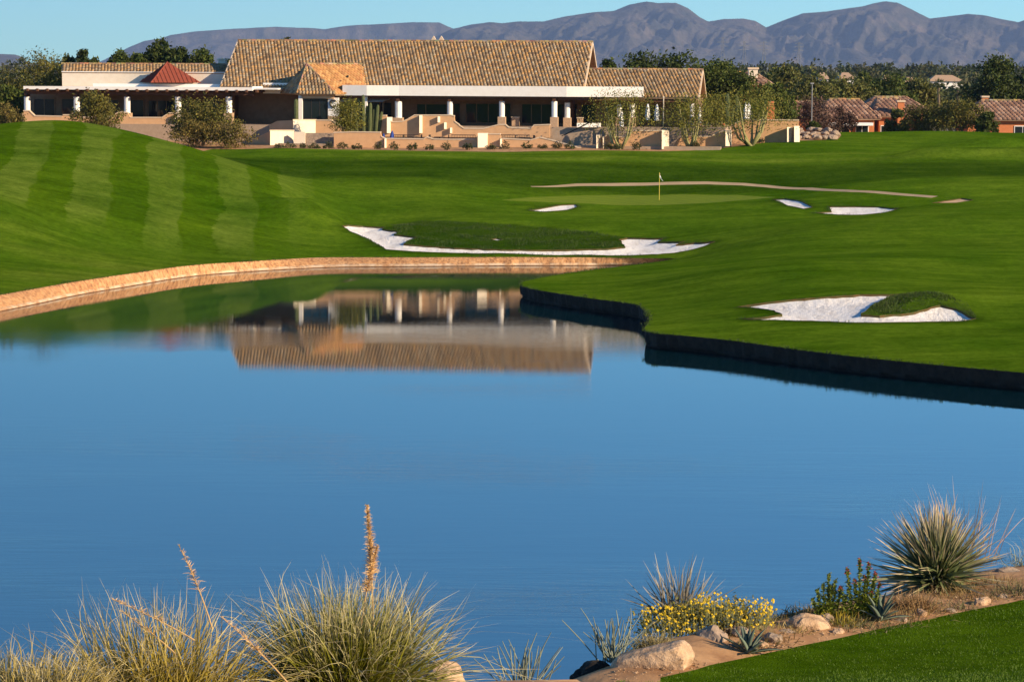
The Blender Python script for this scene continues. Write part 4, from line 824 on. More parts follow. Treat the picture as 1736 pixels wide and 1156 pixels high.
T = [  # name, label, px, base, top, width, D, kind
 ('mesquite_tree', 'dusty olive tree at the far left edge behind the porch', 12, 212, 118, 110, 309, 'mesquite'), ('mesquite_tree', 'tall olive green tree touching the left end of the porch roof', 70, 210, 94, 88, 307, 'mesquite'),
 ('mesquite_tree', 'dark low tree filling the gap left of the first porch column', 24, 212, 150, 80, 304, 'dense'),
 ('desert_bush', 'rounded tan bush at the left edge above the mown hill', 8, 216, 183, 52, 262, 'bush'),
 ('pine_tree', 'slim dark pine poking above the left wing roof', 141, 150, 79, 26, 330, 'pine'), ('evergreen_tree', 'low dark evergreen left of the slim pine', 116, 150, 91, 30, 331, 'dense'), ('evergreen_tree', 'small dark evergreen top right of the slim pine', 160, 150, 96, 20, 331, 'dense'),
 ('evergreen_tree', 'dark evergreen at the left of the clump above the red pyramid', 205, 150, 82, 40, 332, 'dense'), ('evergreen_tree', 'round dark evergreen crown left of the tallest one above the red pyramid', 236, 150, 86, 40, 333, 'dense'), ('evergreen_tree', 'tallest dark evergreen above the red pyramid roof', 274, 150, 65, 46, 334, 'dark'), ('evergreen_tree', 'dark evergreen right of the tallest one above the left wing', 306, 150, 80, 44, 333, 'dark'), ('evergreen_tree', 'spreading dark evergreen at the right of the clump by the main roof', 344, 150, 78, 48, 332, 'dense'),
 ('evergreen_tree', 'small tree top peeking over the main roof ridge', 487, 130, 61, 16, 336, 'olive'), ('evergreen_tree', 'low dark tree between the left wing and the main roof', 385, 150, 97, 30, 334, 'dense'),
 ('desert_bush', 'rounded olive bush before the second porch column', 166, 214, 163, 66, 283, 'mesquite'), ('mesquite_tree', 'broad olive mesquite before the fourth porch column', 345, 250, 174, 92, 280, 'mesquite'), ('desert_bush', 'wide low tan bush below the mesquite at the hill foot', 388, 256, 205, 74, 277, 'bush'), ('desert_bush', 'low tan bush behind the shoulder of the mown hill', 322, 252, 207, 50, 277, 'bush'),
 ('palo_verde', 'green palo verde before the white pavilion posts', 590, 228, 166, 52, 284, 'palo'),
 ('palo_verde', 'forked palo verde before the right end of the white parapet', 1052, 255, 157, 112, 279, 'palo'), ('palo_verde', 'middle palo verde before the right wing porch', 1170, 253, 167, 104, 280, 'palo'), ('palo_verde', 'wide palo verde before the plain adobe end wall', 1273, 247, 152, 128, 281, 'palo'), ('palo_verde', 'hazy palo verde between the middle and the wide one', 1222, 240, 158, 70, 292, 'palo'),
 ('acacia_tree', 'dark feathery acacia just right of the main roof gable', 1082, 200, 86, 92, 322, 'dark'), ('acacia_tree', 'dark acacia behind the right wing ridge', 1150, 200, 86, 110, 324, 'dark'), ('acacia_tree', 'dark green acacia right of the right wing gable', 1210, 210, 100, 90, 320, 'dense'), ('acacia_tree', 'low dark acacia below the main gable peak', 1032, 190, 101, 40, 326, 'dark'), ('acacia_tree', 'bushy acacia below the cream chimney', 1250, 212, 128, 80, 318, 'dense'),
 ('green_tree', 'mid green tree behind the orange chimney', 1310, 214, 140, 82, 330, 'dense'), ('green_tree', 'yellowish green tree above the purple leaved bush', 1375, 205, 122, 90, 420, 'olive'), ('green_tree', 'green tree above the roof of the left orange house', 1440, 200, 134, 100, 430, 'olive'), ('green_tree', 'rounded green tree behind the orange house roofs', 1510, 200, 130, 90, 440, 'dense'), ('green_tree', 'olive tree behind the orange house, left of the palms', 1560, 200, 134, 70, 445, 'olive'), ('green_tree', 'light green tree beyond the cream chimney', 1330, 190, 110, 70, 450, 'olive'), ('green_tree', 'slender green tree in the middle of the plain right of the pylons', 1465, 180, 122, 40, 520, 'dense'),
 ('ash_tree', 'huge dark tree at the right edge behind the houses', 1690, 205, 96, 112, 390, 'dark'), ('ash_tree', 'dark tree cut off by the right picture edge', 1750, 205, 108, 80, 395, 'dark'),
 ('plum_tree', 'purple brown leaved tree left of the orange house', 1372, 222, 168, 84, 345, 'purple'), ('plum_tree', 'bare reddish bush against the left orange house', 1425, 222, 180, 50, 350, 'purple'), ('desert_bush', 'small round green bush right of the adobe end wall', 1379, 227, 208, 22, 300, 'dense'),
 ('mesquite_tree', 'grey green mesquite before the gap between the orange houses', 1570, 228, 178, 84, 345, 'mesquite'), ('mesquite_tree', 'broad grey green mesquite before the right orange house', 1630, 230, 168, 96, 342, 'mesquite'), ('mesquite_tree', 'small mesquite left of the broad one before the houses', 1520, 226, 184, 40, 348, 'olive'), ('desert_bush', 'green bush before the garage of the right orange house', 1672, 229, 190, 36, 340, 'dense')]
for i, (nm, lb, px, pb, ptp, wd, D, kd_) in enumerate(T):
    behind = nm in ('evergreen_tree', 'pine_tree', 'acacia_tree')
    tree(nm, lb, px, pb, ptp, wd * (1.55 if behind else (1.5 if kd_ in ('mesquite', 'bush') and px < 500 else 1.45 if kd_ == 'palo' else 1.15)), D, kd_, 100 + i, cat='bush' if 'bush' in nm else 'tree', dens_=2.0 if behind else .95 if kd_ == 'palo' else (1.25 if wd > 60 else .8))
ORD = ['first', 'second', 'third', 'fourth', 'fifth', 'sixth', 'seventh', 'eighth', 'ninth', 'tenth', 'eleventh', 'twelfth', 'thirteenth', 'fourteenth', 'fifteenth', 'sixteenth', 'seventeenth', 'eighteenth', 'nineteenth', 'twentieth', 'twenty first', 'twenty second', 'twenty third', 'twenty fourth']
sp_px = [472, 492, 514, 532, 556, 580, 604, 640, 667, 699, 728, 757, 792, 832, 856, 894, 920, 944, 966, 1031, 1046, 1079, 1182, 1288]
for i, px in enumerate(sp_px):
    p = hit(px, 254.5 if px < 1100 else (252 if px < 1200 else 243.5)); col, lf = ((.085, .085, .030), .13) if i % 3 else ((.055, .070, .020), .14); H = .55 + .35 * ((i * 37) % 10) / 10
    e = empty('desert_shrub', (p.x, p.y + .5, gz(p.x, p.y + .5))); tag(e, f'{ORD[i]} small shrub from the left along the foot of the terrace walls', 'shrub', 'shrubs at the foot of the terrace walls')
    V, F, C = leaves([(0, 0, H * .5, .45, .4, H * .5), (.25, .1, H * .4, .3, .3, H * .4), (-.25, 0, H * .35, .3, .3, H * .35)], 420, lf, 300 + i, col, .35, .3, 10)
    mesh_np('foliage', V, F, M_leaf, e, C=C); MB().tube([(0, 0, -.1), (0, 0, H * .4)], [.03, .015], 5).build('stem', M_bark, e)
# cacti
def cactus(label, px, pb, ly, stems, seed):
    b = BL(px, pb, ly); e = empty('columnar_cactus', W(b.x, ly, b.z)); tag(e, label, 'cactus'); rr = random.Random(seed)
    for dx, dy, h, r in stems:
        m = MB(); n = 10; vs = []; rings = [0, .3, .7, .92, .985, 1.0]; fr = [.85, 1, 1, .9, .5, .05]
        for t, f in zip(rings, fr):
            for k in range(n * 2): a = math.pi * k / n; q = r * f * (1 if k % 2 else .82); vs.append((dx * (1 + t * .25) + math.cos(a) * q, dy + math.sin(a) * q, -.2 + (h + .2) * t))
        m.add(vs, [(i * 2 * n + k, i * 2 * n + (k + 1) % (2 * n), (i + 1) * 2 * n + (k + 1) % (2 * n), (i + 1) * 2 * n + k) for i in range(len(rings) - 1) for k in range(2 * n)]); m.build('stem', M_cactus, e)
M_cactus = simple('cactus_skin', (.060, .085, .026), (.115, .125, .045), 4, .7, .2, .02)
cactus('cluster of organ pipe cactus before the white pavilion posts', 622, 223, -2.9, [(-1.0, 0, 2.5, .17), (-.65, .2, 3.3, .18), (-.3, -.1, 3.7, .18), (.0, .1, 2.6, .17), (.3, -.1, 2.9, .18), (.6, .1, 2.3, .17), (.9, -.05, 2.7, .17), (1.2, .1, 2.0, .16), (-1.3, .1, 1.8, .16)], 1)
cactus('tall single saguaro right of the right wing gable', 1233, 208, -1, [(0, 0, 2.9, .2), (.45, 0, 1.5, .14)], 2)
cactus('thin saguaro left of the orange chimney', 1249, 205, -.5, [(0, 0, 2.5, .16)], 3)
cactus('young pale green saguaro left of the pavilion window', 502, 200, -2.0, [(0, 0, 1.9, .22)], 4)
# ------------------------------------------------------------------ houses beyond the lawn
def house(label, parts, seed):
    D, x0, x1, ybase, yeave, yridge, hip = parts; a, b = P(x0, ybase, D), P(x1, ybase, D); z0 = min(gz(a.x, D), a.z); ze_ = P(x0, yeave, D).z; zr_ = P((x0 + x1) / 2, yridge, D).z; L_ = b.x - a.x; dp = 10.0
    e = empty('house', ((a.x + b.x) / 2, D, z0)); tag(e, label, 'house'); h = L_ / 2; ze_ -= z0; zr_ -= z0
    MB().box(-h, h, 0, dp, -.3, ze_).build('wall', M_orange, e); ov = .7; ins = min(dp / 2, h * .62) * hip
    pal = [(.25, .135, .085), (.30, .17, .11), (.21, .115, .08), (.34, .215, .15)]
    A_, B_, C_, D_ = Vector((-h - ov, -ov, ze_)), Vector((h + ov, -ov, ze_)), Vector((h + ov, dp + ov, ze_)), Vector((-h - ov, dp + ov, ze_)); R1, R2 = Vector((-h - ov + ins + (0 if hip else 0), dp / 2, zr_)), Vector((h + ov - ins, dp / 2, zr_))
    tiled([A_, B_, R2, R1], e, seed, .6, .6, pal); tiled([B_, C_, R2], e, seed + 1, .6, .6, pal) if hip else None; tiled([D_, A_, R1], e, seed + 2, .6, .6, pal) if hip else None
    MB().add([C_, D_, R1, R2], [(0, 1, 2, 3)]).build('roof', M_stone, e); ridge_cap(R1, R2, e, .2)
    return e, h, ze_, zr_
def hwin(e, x0, x1, z0, z1, m=M_white):
    o = MB().box(x0 - .1, x1 + .1, -.08, -.01, z0 - .1, z1 + .1).build('window', m, e); MB().box(x0, (x0 + x1) / 2 - .04, -.10, -.085, z0, z1).build('pane', M_glass, o); MB().box((x0 + x1) / 2 + .04, x1, -.10, -.085, z0, z1).build('pane', M_glass, o)
def awning(e, x0, x1, z): MB().prism([(x0, -2.2, z - .35), (x1, -2.2, z - .35), (x1, -2.2, z), (x0, -2.2, z)], (0, 2.1, .0)).build('patio_cover', M_whitep, e); [MB().box(q - .08, q + .08, -2.15, -1.99, -.3, z - .352).build('post', M_orange, e) for q in (x0 + .2, (x0 + x1) / 2, x1 - .2)]
def chim(e, x, y, w, z0, z1, m): MB().box(x - w, x + w, y - w, y + w, z0, z1).build('chimney', m, e); MB().box(x - w - .12, x + w + .12, y - w - .12, y + w + .12, z1 + .003, z1 + .22).build('chimney_cap', M_cap, e)
e, h, ze_, zr_ = house('orange stucco house with brown tiles and a long white patio cover', (362, 1395, 1482, 222, 201, 170, 1), 40); awning(e, -h + .3, h - .4, ze_ - .5); hwin(e, h - 2.3, h - .8, .4, 1.9); hwin(e, -1.5, .3, .2, 1.8, M_iron)
e, h, ze_, zr_ = house('orange stucco house with tall front chimney and pale blue window', (366, 1490, 1535, 224, 197, 168, 1), 44); hwin(e, -1.4, -.1, .3, 1.8); chim(e, 1.0, -.3, .42, -.2, zr_ - .4, M_orange)
e, h, ze_, zr_ = house('hip roofed house rising behind the orange chimney house', (382, 1468, 1565, 215, 186, 166, 1), 48)
e, h, ze_, zr_ = house('low orange house with wide brown hip roof at the right edge', (372, 1640, 1775, 228, 203, 172, 1), 52); hwin(e, 1.0, 3.0, .3, 1.7); hwin(e, 5, 6.5, .4, 1.6); chim(e, -2, 6, .4, 2, zr_ + .4, M_orange)
e, h, ze_, zr_ = house('brown roofed house half hidden by the purple leaved tree', (352, 1338, 1388, 222, 197, 174, 1), 56)
e, h, ze_, zr_ = house('cream chimneyed house peeking above the dark acacias', (345, 1225, 1298, 205, 142, 124, 1), 60); chim(e, 1.2, 2.5, .55, ze_, P(1275, 118, 347).z - e.location.z, M_stucco)
oc = empty('garden_chimney', P(1306, 213, 312)); oc.location.z = gz(oc.location.x, 312); tag(oc, 'square orange chimney standing behind the adobe end wall', 'chimney'); zt_ = P(1306, 172, 312).z - oc.location.z
MB().box(-.42, .42, -.42, .42, -.2, zt_ - .5).build('stack', M_orange, oc); MB().box(-.32, .32, -.5, .5, zt_ - .497, zt_).build('hood', M_orange, oc)
def farhouse(label, px, py0, py1, w, D, m):
    p = P(px, py0, D); z0 = 5.6; zt = P(px, py1, D).z - z0; e = empty('far_house', (p.x, D, z0)); tag(e, label, 'house', 'far houses on the plain'); hw = w / FPX * D / 2; MB().box(-hw, hw, 0, 8, -.2, zt - .9).build('wall', m, e)
    MB().add([(-hw - .5, -.5, zt - .9), (hw + .5, -.5, zt - .9), (hw + .5, 8.5, zt - .9), (-hw - .5, 8.5, zt - .9), (-hw * .5, 4, zt + .6), (hw * .5, 4, zt + .6)], [(0, 1, 5, 4), (1, 2, 5), (2, 3, 4, 5), (3, 0, 4), (3, 2, 1, 0)]).build('roof', M_stone, e); MB().box(-hw * .4, hw * .2, -.06, -.004, .8, 2.0).build('window', M_glass, e)
for a in [('far white walled house above the light green tree', 1397, 145, 128, 14, 640, M_white), ('far pink roofed house left of the slender green tree', 1436, 145, 128, 22, 650, M_white), ('far pale house right of the slender green tree', 1508, 146, 132, 18, 640, M_stucco), ('far tan house just above the palms', 1545, 148, 136, 16, 620, M_stucco), ('long flat white building left of the huge dark tree', 1604, 150, 132, 56, 700, M_white), ('tiny far house left of the pylons', 1340, 140, 126, 12, 680, M_stucco)]: farhouse(*a)
# palms
def palm(label, px, pb, ptp, D, seed):
    b = P(px, pb, D); b.z = gz(b.x, D); H = P(px, ptp, D).z - b.z; e = empty('palm_tree', b); tag(e, label, 'palm'); rr = random.Random(seed); m = MB(); m.tube([(0, 0, -.2), (.1, 0, H * .5), (0, 0, H * .86)], [.28, .2, .18], 8); m.build('trunk', M_bark, e)
    cm = MB()
    for i in range(34):
        a = rr.uniform(0, 6.28); el = rr.uniform(-.5, 1.3); L_ = rr.uniform(1.3, 1.9); d = Vector((math.cos(a) * math.cos(el), math.sin(a) * math.cos(el), math.sin(el))); sd_ = d.cross(Vector((0, 0, 1))).normalized(); c = Vector((0, 0, H * .86)); k = rr.uniform(.7, 1.3); col = (.085 * k, .10 * k, .03 * k)
        q = c + d * L_ * .55
        for j in range(9): t = (j - 4) / 4; tip = q + d * L_ * .5 * (1 - abs(t) * .5) + sd_ * t * .65 * L_ * .5 + Vector((0, 0, -.25 * abs(t) - .2)); cm.add([q, q + sd_ * (t * .12 + .05) + d * .25, tip, q + sd_ * (t * .12 - .05) + d * .25], [(0, 1, 2, 3)], col)
        cm.add([c, c + sd_ * .03, q + sd_ * .03, q], [(0, 1, 2, 3)], col)
    cm.build('fronds', M_leaf, e, col=True)
palm('left fan palm behind the orange houses', 1590, 205, 137, 400, 1); palm('right fan palm leaning at the huge dark tree', 1622, 205, 141, 402, 2)
# street lamp, pylons
lp = P(1376, 205, 330); lp.z = gz(lp.x, 330); e = empty('lamp_post', lp); tag(e, 'thin grey lamp post above the purple leaved tree', 'lamp post'); hh = P(1376, 143, 330).z - lp.z; MB().tube([(0, 0, -.2), (0, 0, hh)], [.07, .05], 6).build('pole', M_pylon, e); MB().box(-.2, .2, -.12, .12, hh, hh + .16).build('lamp_head', M_pylon, e)
lp = P(1124, 213, 286); e = empty('lamp_post', W(bx(1124.5, -6.2, 213), -6.2, bz(222, -6.2, 1124))); tag(e, 'thin pale pole before the right wing eave', 'lamp post'); hh = bz(166, -6.2, 1124) - bz(222, -6.2, 1124); MB().tube([(0, 0, 0), (0, 0, hh)], .05, 6).build('pole', M_stucco, e); MB().tube([(0, 0, hh), (0, 0, hh + .15)], [.09, .04], 8).build('finial', M_stucco, e)
def pylon(label, px, ptp, D):
    p = P(px, ptp, D); z0 = 5.6; H = p.z - z0; e = empty('power_pylon', (p.x, D, z0)); tag(e, label, 'pylon', 'power pylons on the plain'); m = MB(); bw = H * .085; tw = H * .022
    def leg(sx, sy, t): w_ = bw + (tw - bw) * min(1, t / .75); return Vector((sx * w_, sy * w_, H * t))
    lv = [0, .2, .38, .53, .66, .76, .88, 1]
    for sx in (-1, 1):
        for sy in (-1, 1): m.tube([leg(sx, sy, t) for t in lv], .11, 4)
    br = MB()
    for t0, t1 in zip(lv[:-1], lv[1:]):
        for f in (((-1, -1), (1, -1)), ((1, 1), (-1, 1)), ((1, -1), (1, 1)), ((-1, 1), (-1, -1))): br.tube([leg(*f[0], t0), leg(*f[1], t1)], .05, 3); br.tube([leg(*f[1], t0), leg(*f[0], t1)], .05, 3)
    m.build('lattice_leg', M_pylon, e); br.build('bracing', M_pylon, e)
    for t in (.76, .86, .96):
        a = MB(); w_ = H * (.15 if t < .9 else .11)
        for s_ in (-1, 1): a.tube([(0, 0, H * t + .7), (s_ * w_, 0, H * t)], .12, 4); a.tube([(0, 0, H * t), (s_ * w_, 0, H * t)], .12, 4)
        a.build('crossarm', M_pylon, e)
for lb, px, ptp, D in (('leftmost of the four far power pylons', 1225.5, 63, 2600), ('second far power pylon from the left', 1262, 70, 2300), ('third far power pylon from the left', 1295.5, 70, 2300), ('rightmost of the four far power pylons', 1354.5, 72, 2450)): pylon(lb, px, ptp, D)
# far wood: a mass of crowns on the plain
g = np.random.RandomState(8); bl = []; lv = []
for i in range(620):
    D = 470 + 1500 * g.rand() ** 1.4; px = g.uniform(1170, 1800) if g.rand() < .87 else g.uniform(-60, 420); H = g.uniform(4, 9.5) * (1.0 if D < 1000 else 1.25); Wd = H * g.uniform(.9, 1.5); x = PX(px, D, 130)
    if D < 900: H *= .7
    V, F, C = leaves([(x, D, 5.6 + H * .55, Wd * .5, Wd * .45, H * .45), (x + Wd * .3, D, 5.6 + H * .4, Wd * .35, Wd * .3, H * .35), (x - Wd * .25, D, 5.6 + H * .75, Wd * .3, Wd * .3, H * .25)], 130, .9 + D / 1500, 1000 + i, [(.050, .066, .022), (.075, .078, .030), (.040, .055, .020)][i % 3], .3, .22, 6)
    lv.append((V, F, C))
off_ = 0; VV, FF, CC = [], [], []
for V, F, C in lv: VV.append(V); FF.append(F + off_); CC.append(C); off_ += len(V)
fw = mesh_np('far_wood', np.vstack(VV), np.vstack(FF), M_leaf, C=np.vstack(CC)); tag(fw, 'mass of far green trees on the plain before the mountains', kind='stuff')
# low hedge of scrub filling the middle distance behind the lawn
# ------------------------------------------------------------------ rocks
import bmesh
def rock(name, label, loc, size, seed, m, rot=(0, 0, 0), sub=4, rough=.28, cat='rock', ang=0.0):
    bm = bmesh.new(); bmesh.ops.create_icosphere(bm, subdivisions=sub, radius=1); s3 = Vector((seed * 3.1, seed * 1.7, seed))
    for v in bm.verts:
        p = v.co.copy(); d = mnoise.noise(p * .9 + s3) * rough * 1.6 + mnoise.noise(p * 2.3 + s3) * rough * .7 + mnoise.noise(p * 6 + s3) * rough * .22 + mnoise.noise(p * 14 + s3) * rough * .09
        q = p * (1 + d); mx = max(abs(q.x), abs(q.y), abs(q.z)); q = q.lerp(q / mx * .8, ang); v.co = Vector((q.x * size[0], q.y * size[1], q.z * size[2]))
    me = bpy.data.meshes.new(name); bm.to_mesh(me); bm.free(); me.materials.append(m); o = bpy.data.objects.new(name, me); COL.objects.link(o); o.location = loc; o.rotation_euler = rot; tag(o, label, cat); return o
def gp(px, D, dz=0, py=1100): x = PX(px, D, py); return Vector((x, D, gz(x, D) + dz))
def at(px, py, D): return P(px, py, D)
S = 1 / 178.
rock('boulder', 'long pale flat faced boulder at the edge of the near lawn', P(1106, 1121, 27.2), (.44, .22, .165), 2, M_rock, (R(4), R(-16), R(-14)), 4, .16, 'rock', .55)
rock('boulder', 'rough brown boulder behind the long pale one', P(1203, 1094, 28.6), (.25, .22, .20), 5, M_rockg, (0, R(-10), .4), 4, .30)
rock('boulder', 'grey brown boulder left of the small near agave', P(1238, 1090, 28.9), (.2, .2, .15), 7, M_rockg, (0, 0, 1), 4, .3)
rock('boulder', 'pitted tan boulder below the yellow bush on the dirt strip', P(1371, 1068, 29.6), (.25, .2, .17), 9, M_rock, (0, R(8), .3), 4, .24, 'rock', .3)
rock('boulder', 'black shaded boulder left of the long pale one', P(1008, 1146, 27.5), (.23, .2, .15), 11, M_shadestone, (0, 0, .5), 4, .25)  # its shadow is painted in through the near-black stone
rock('boulder', 'rounded cream boulder right of the large grass clump', P(752, 1153, 21.9), (.17, .17, .17), 13, M_rock, (0, 0, .2), 4, .15)
rock('boulder', 'small brown rock beside the pitted tan boulder', P(1325, 1082, 29.2), (.13, .12, .09), 15, M_rockg)
rock('boulder', 'low brown rock at the right edge behind the desert spoon', P(1715, 985, 33.2), (.3, .25, .13), 17, M_rockg, (0, 0, .4))
rock('boulder', 'flat tan rock right of the desert spoon base', P(1680, 1000, 32.6), (.22, .2, .09), 19, M_rock)
g = np.random.RandomState(3)
for i in range(14):
    px = 1352 + i * 5.2 + g.uniform(-4, 4); p = hit(px, 238 - (i % 3) * 2.0 + g.uniform(-1, 1)); rock('riprap_stone', f'{ORD[i]} tan stone from the left in the rock heap beside the adobe end wall', (p.x, p.y + 1.0 + (i % 3), gz(p.x, p.y + 1) + .25 + (i % 3) * .22), (.5 + g.rand() * .3, .45, .22 + .12 * g.rand()), 30 + i, M_rockg, (0, 0, g.rand() * 3), 3, .28)
# ------------------------------------------------------------------ near plants
def ribbons(base, d, L, w, droop, seed, c0, c1, c2, nseg=7, curl=0.0, vary=.3, flat=None, bow=0.0):
    """blades: base (n,3), unit direction (n,3); bend under gravity; colour runs root -> middle -> tip"""
    g = np.random.RandomState(seed); n = len(base); t = np.linspace(0, 1, nseg + 1); L = np.broadcast_to(L, (n,)); droop = np.broadcast_to(droop, (n,))
    hz = d.copy(); hz[:, 2] = 0; hn = np.linalg.norm(hz, axis=1)[:, None]; hz = hz / np.maximum(hn, 1e-4)
    Pp = base[:, None] + d[:, None] * (L[:, None] * t)[:, :, None]
    Pp[:, :, 2] -= (droop * L)[:, None] * t ** 2.2; Pp[:, :, :2] += (hz[:, :2] * (bow * L * droop)[:, None])[:, None] * (t ** 2)[None, :, None]
    if curl:
        cd = g.normal(size=(n, 3)); cd[:, 2] = -np.abs(cd[:, 2]) * 1.3; am = np.abs(g.normal(size=n)) * curl; Pp += cd[:, None] * (am * L)[:, None, None] * (np.clip((t - .62) / .38, 0, 1) ** 2)[None, :, None]
    sd_ = np.cross(d, g.normal(size=(n, 3))); sd_ /= np.maximum(np.linalg.norm(sd_, axis=1), 1e-6)[:, None]
    wt = w * (1 - t ** 2.5) * (.55 + .45 * np.minimum(1, t * 4)) + .0006; wd = sd_[:, None] * (wt[None, :, None] * .5) * g.uniform(.7, 1.3, n)[:, None, None]
    V = np.stack([Pp - wd, Pp + wd], 2).reshape(-1, 3); m = nseg + 1; i0 = (np.arange(n) * m * 2)[:, None] + (np.arange(nseg) * 2)[None]; F = np.stack([i0, i0 + 1, i0 + 3, i0 + 2], 2).reshape(-1, 4)
    k = (1 + g.uniform(-vary, vary, n))[:, None, None]; tt = t[None, :, None]; c0, c1, c2 = map(np.array, (c0, c1, c2)); sw = g.uniform(.4, .75, n)[:, None, None]
    Cc_ = np.where(tt < sw, c0 + (c1 - c0) * tt / sw, c1 + (c2 - c1) * (tt - sw) / (1 - sw)) * k
    return V, F, np.repeat(np.clip(Cc_, 0, 1).reshape(-1, 3), 2, 0)
def dirs(n, g, e0, e1, az=None, p=1.0):
    a = g.uniform(0, 2 * math.pi, n) if az is None else g.uniform(*az, n); e = np.radians(e0 + (e1 - e0) * g.rand(n) ** p); return np.stack([np.cos(a) * np.cos(e), np.sin(a) * np.cos(e), np.sin(e)], 1)
def clump(name, label, loc, n, Lr, w, er, droop, seed, cols, rad=.12, curl=.06, cat='grass clump', part='blades', p=1.0, bow=.25, sub=None, nseg=8):
    g = np.random.RandomState(seed); e = empty(name, loc); tag(e, label, cat); d = dirs(n, g, *er, p=p); b = np.stack([g.normal(0, rad, n), g.normal(0, rad, n), np.zeros(n) - .05], 1); d[:, :2] += b[:, :2] * 1.2; d /= np.linalg.norm(d, axis=1)[:, None]
    V, F, C = ribbons(b, d, g.uniform(*Lr, n), w, droop * (1.1 - d[:, 2]) + .03, seed + 1, *cols, nseg=nseg, curl=curl, bow=bow); o = mesh_np(part, V, F, M_blade, e, C=C); o["kind"] = "stuff"; return e
GA = ((.024, .036, .002), (.185, .185, .010), (.64, .55, .33)); GB = ((.085, .070, .006), (.32, .245, .022), (.60, .50, .28)); GC = ((.15, .12, .03), (.33, .26, .06), (.54, .47, .30))
def plume(parent, p0, p1, seed, fuzz=170, col=(.66, .43, .19), bend=.1):
    g = np.random.RandomState(seed); p0, p1 = Vector(p0), Vector(p1); mid = p0.lerp(p1, .5) + Vector((bend, 0, 0)); pts = [p0.lerp(mid, t).lerp(mid.lerp(p1, t), t) for t in np.linspace(0, 1, 16)]
    m = MB().tube(pts, [.006 - .004 * i / 15 for i in range(16)], 5); s_ = m.build('flower_stalk', M_straw, parent); t = g.uniform(.42, 1, fuzz); idx = t * 15; b = np.array([pts[min(14, int(i))].lerp(pts[min(15, int(i) + 1)], i - int(i)) for i in idx]); d = dirs(fuzz, g, 5, 70)
    V, F, C = ribbons(b, d, g.uniform(.03, .11, fuzz) * (1.25 - t), .0038, .2, seed, tuple(q * .8 for q in col), col, tuple(min(1, q * 1.35) for q in col), 3); o = mesh_np('seed_head', V, F, M_blade, s_, C=C); o["kind"] = "stuff"
M_straw = simple('straw', (.42, .27, .11), (.52, .35, .16), 20, .8, .1, .005)
big = gp(588, 19.2); big.z = min(big.z, P(588, 1185, 19.2).z)
e = clump('deer_grass', 'large dense green deer grass clump with two upright plumes', big, 2100, (.70, 1.10), .0085, (14, 88), .24, 21, GA, .13, .11, p=.8); clump_in = np.random.RandomState(5)
V, F, C = ribbons(np.stack([clump_in.normal(0, .1, 700), clump_in.normal(0, .1, 700), np.zeros(700)], 1), dirs(700, clump_in, 5, 60), clump_in.uniform(.35, .75, 700), .009, .4, 6, (.09, .075, .02), (.22, .17, .06), (.40, .33, .17), 6, .1); o = mesh_np('dry_blades', V, F, M_blade, e, C=C); o["kind"] = "stuff"
rel = lambda px, py, D, b: P(px, py, D) - b
plume(e, rel(632, 1060, 19.2, big), rel(622, 856, 19.2, big), 31, 1100, bend=.02); plume(e, rel(612, 1060, 19.15, big), rel(640, 925, 19.15, big), 32, 700, bend=-.02)
lg = gp(262, 18.4); lg.z = min(lg.z, P(262, 1215, 18.4).z)
e = clump('deer_grass', 'golden green deer grass clump with leaning stalks at lower left', lg, 850, (.75, 1.05), .008, (18, 84), .25, 41, GB, .17, .09, p=.8)
V, F, C = ribbons(np.stack([clump_in.normal(0, .2, 650), clump_in.normal(0, .15, 650), np.zeros(650)], 1), dirs(650, clump_in, 10, 75), clump_in.uniform(.4, .85, 650), .009, .35, 8, (.10, .095, .02), (.30, .25, .05), (.46, .38, .18), 6, .1); o = mesh_np('dry_blades', V, F, M_blade, e, C=C); o["kind"] = "stuff"
plume(e, rel(360, 1065, 18.3, lg), rel(303, 924, 18.3, lg), 33, 150, bend=.03); plume(e, rel(330, 1085, 18.2, lg), rel(190, 1015, 18.2, lg), 34, 120, bend=.05); plume(e, rel(300, 1110, 18.2, lg), rel(205, 1035, 18.2, lg), 35, 60, bend=.03); plume(e, rel(495, 1165, 17.6, lg), rel(375, 1045, 17.6, lg), 36, 150, bend=.04)
ll = gp(45, 17.6); ll.z = min(ll.z, P(45, 1200, 17.6).z)
clump('curly_grass', 'low curly tan grass clump in the bottom left corner', ll, 1700, (.30, .60), .008, (10, 85), .5, 51, GC, .22, .28, p=.7)
mid = gp(410, 18.9); mid.z = min(mid.z, P(410, 1230, 18.9).z); clump('dry_grass', 'short dry grass clump between the two deer grass clumps', mid, 700, (.35, .62), .008, (15, 85), .35, 55, GB, .14, .12)
# thin pale stemmed plants
def wispy(label, px, pb, D, n, Lr, seed):
    b = P(px, pb, D); e = empty('candelilla', b); tag(e, label, 'plant'); g = np.random.RandomState(seed); d = dirs(n, g, 38, 88); base = np.stack([g.normal(0, .05, n), g.normal(0, .05, n), np.zeros(n) - .08], 1); rr = random.Random(seed)
    for i in range(n):
        L_ = g.uniform(*Lr); v = Vector(d[i]); p0 = Vector(base[i]); kink = Vector((rr.uniform(-.08, .08), rr.uniform(-.05, .05), rr.uniform(0, .06))); k = rr.uniform(.75, 1.25)
        m = MB(); m.tube([p0, p0 + v * L_ * .5, p0 + v * L_ * .85 + kink * L_ * 1.5, p0 + v * L_ + kink * L_ * 2.4], [.0065, .006, .005, .003], 5, (.27 * k, .30 * k, .22 * k)); m.build('stem', M_blade, e, col=True)
wispy('pale thin stemmed candelilla above the black boulder', 1036, 1108, 27.6, 42, (.28, .56), 61); wispy('pale thin stemmed candelilla at the bottom edge left of the boulders', 884, 1172, 24.4, 40, (.28, .58), 62)
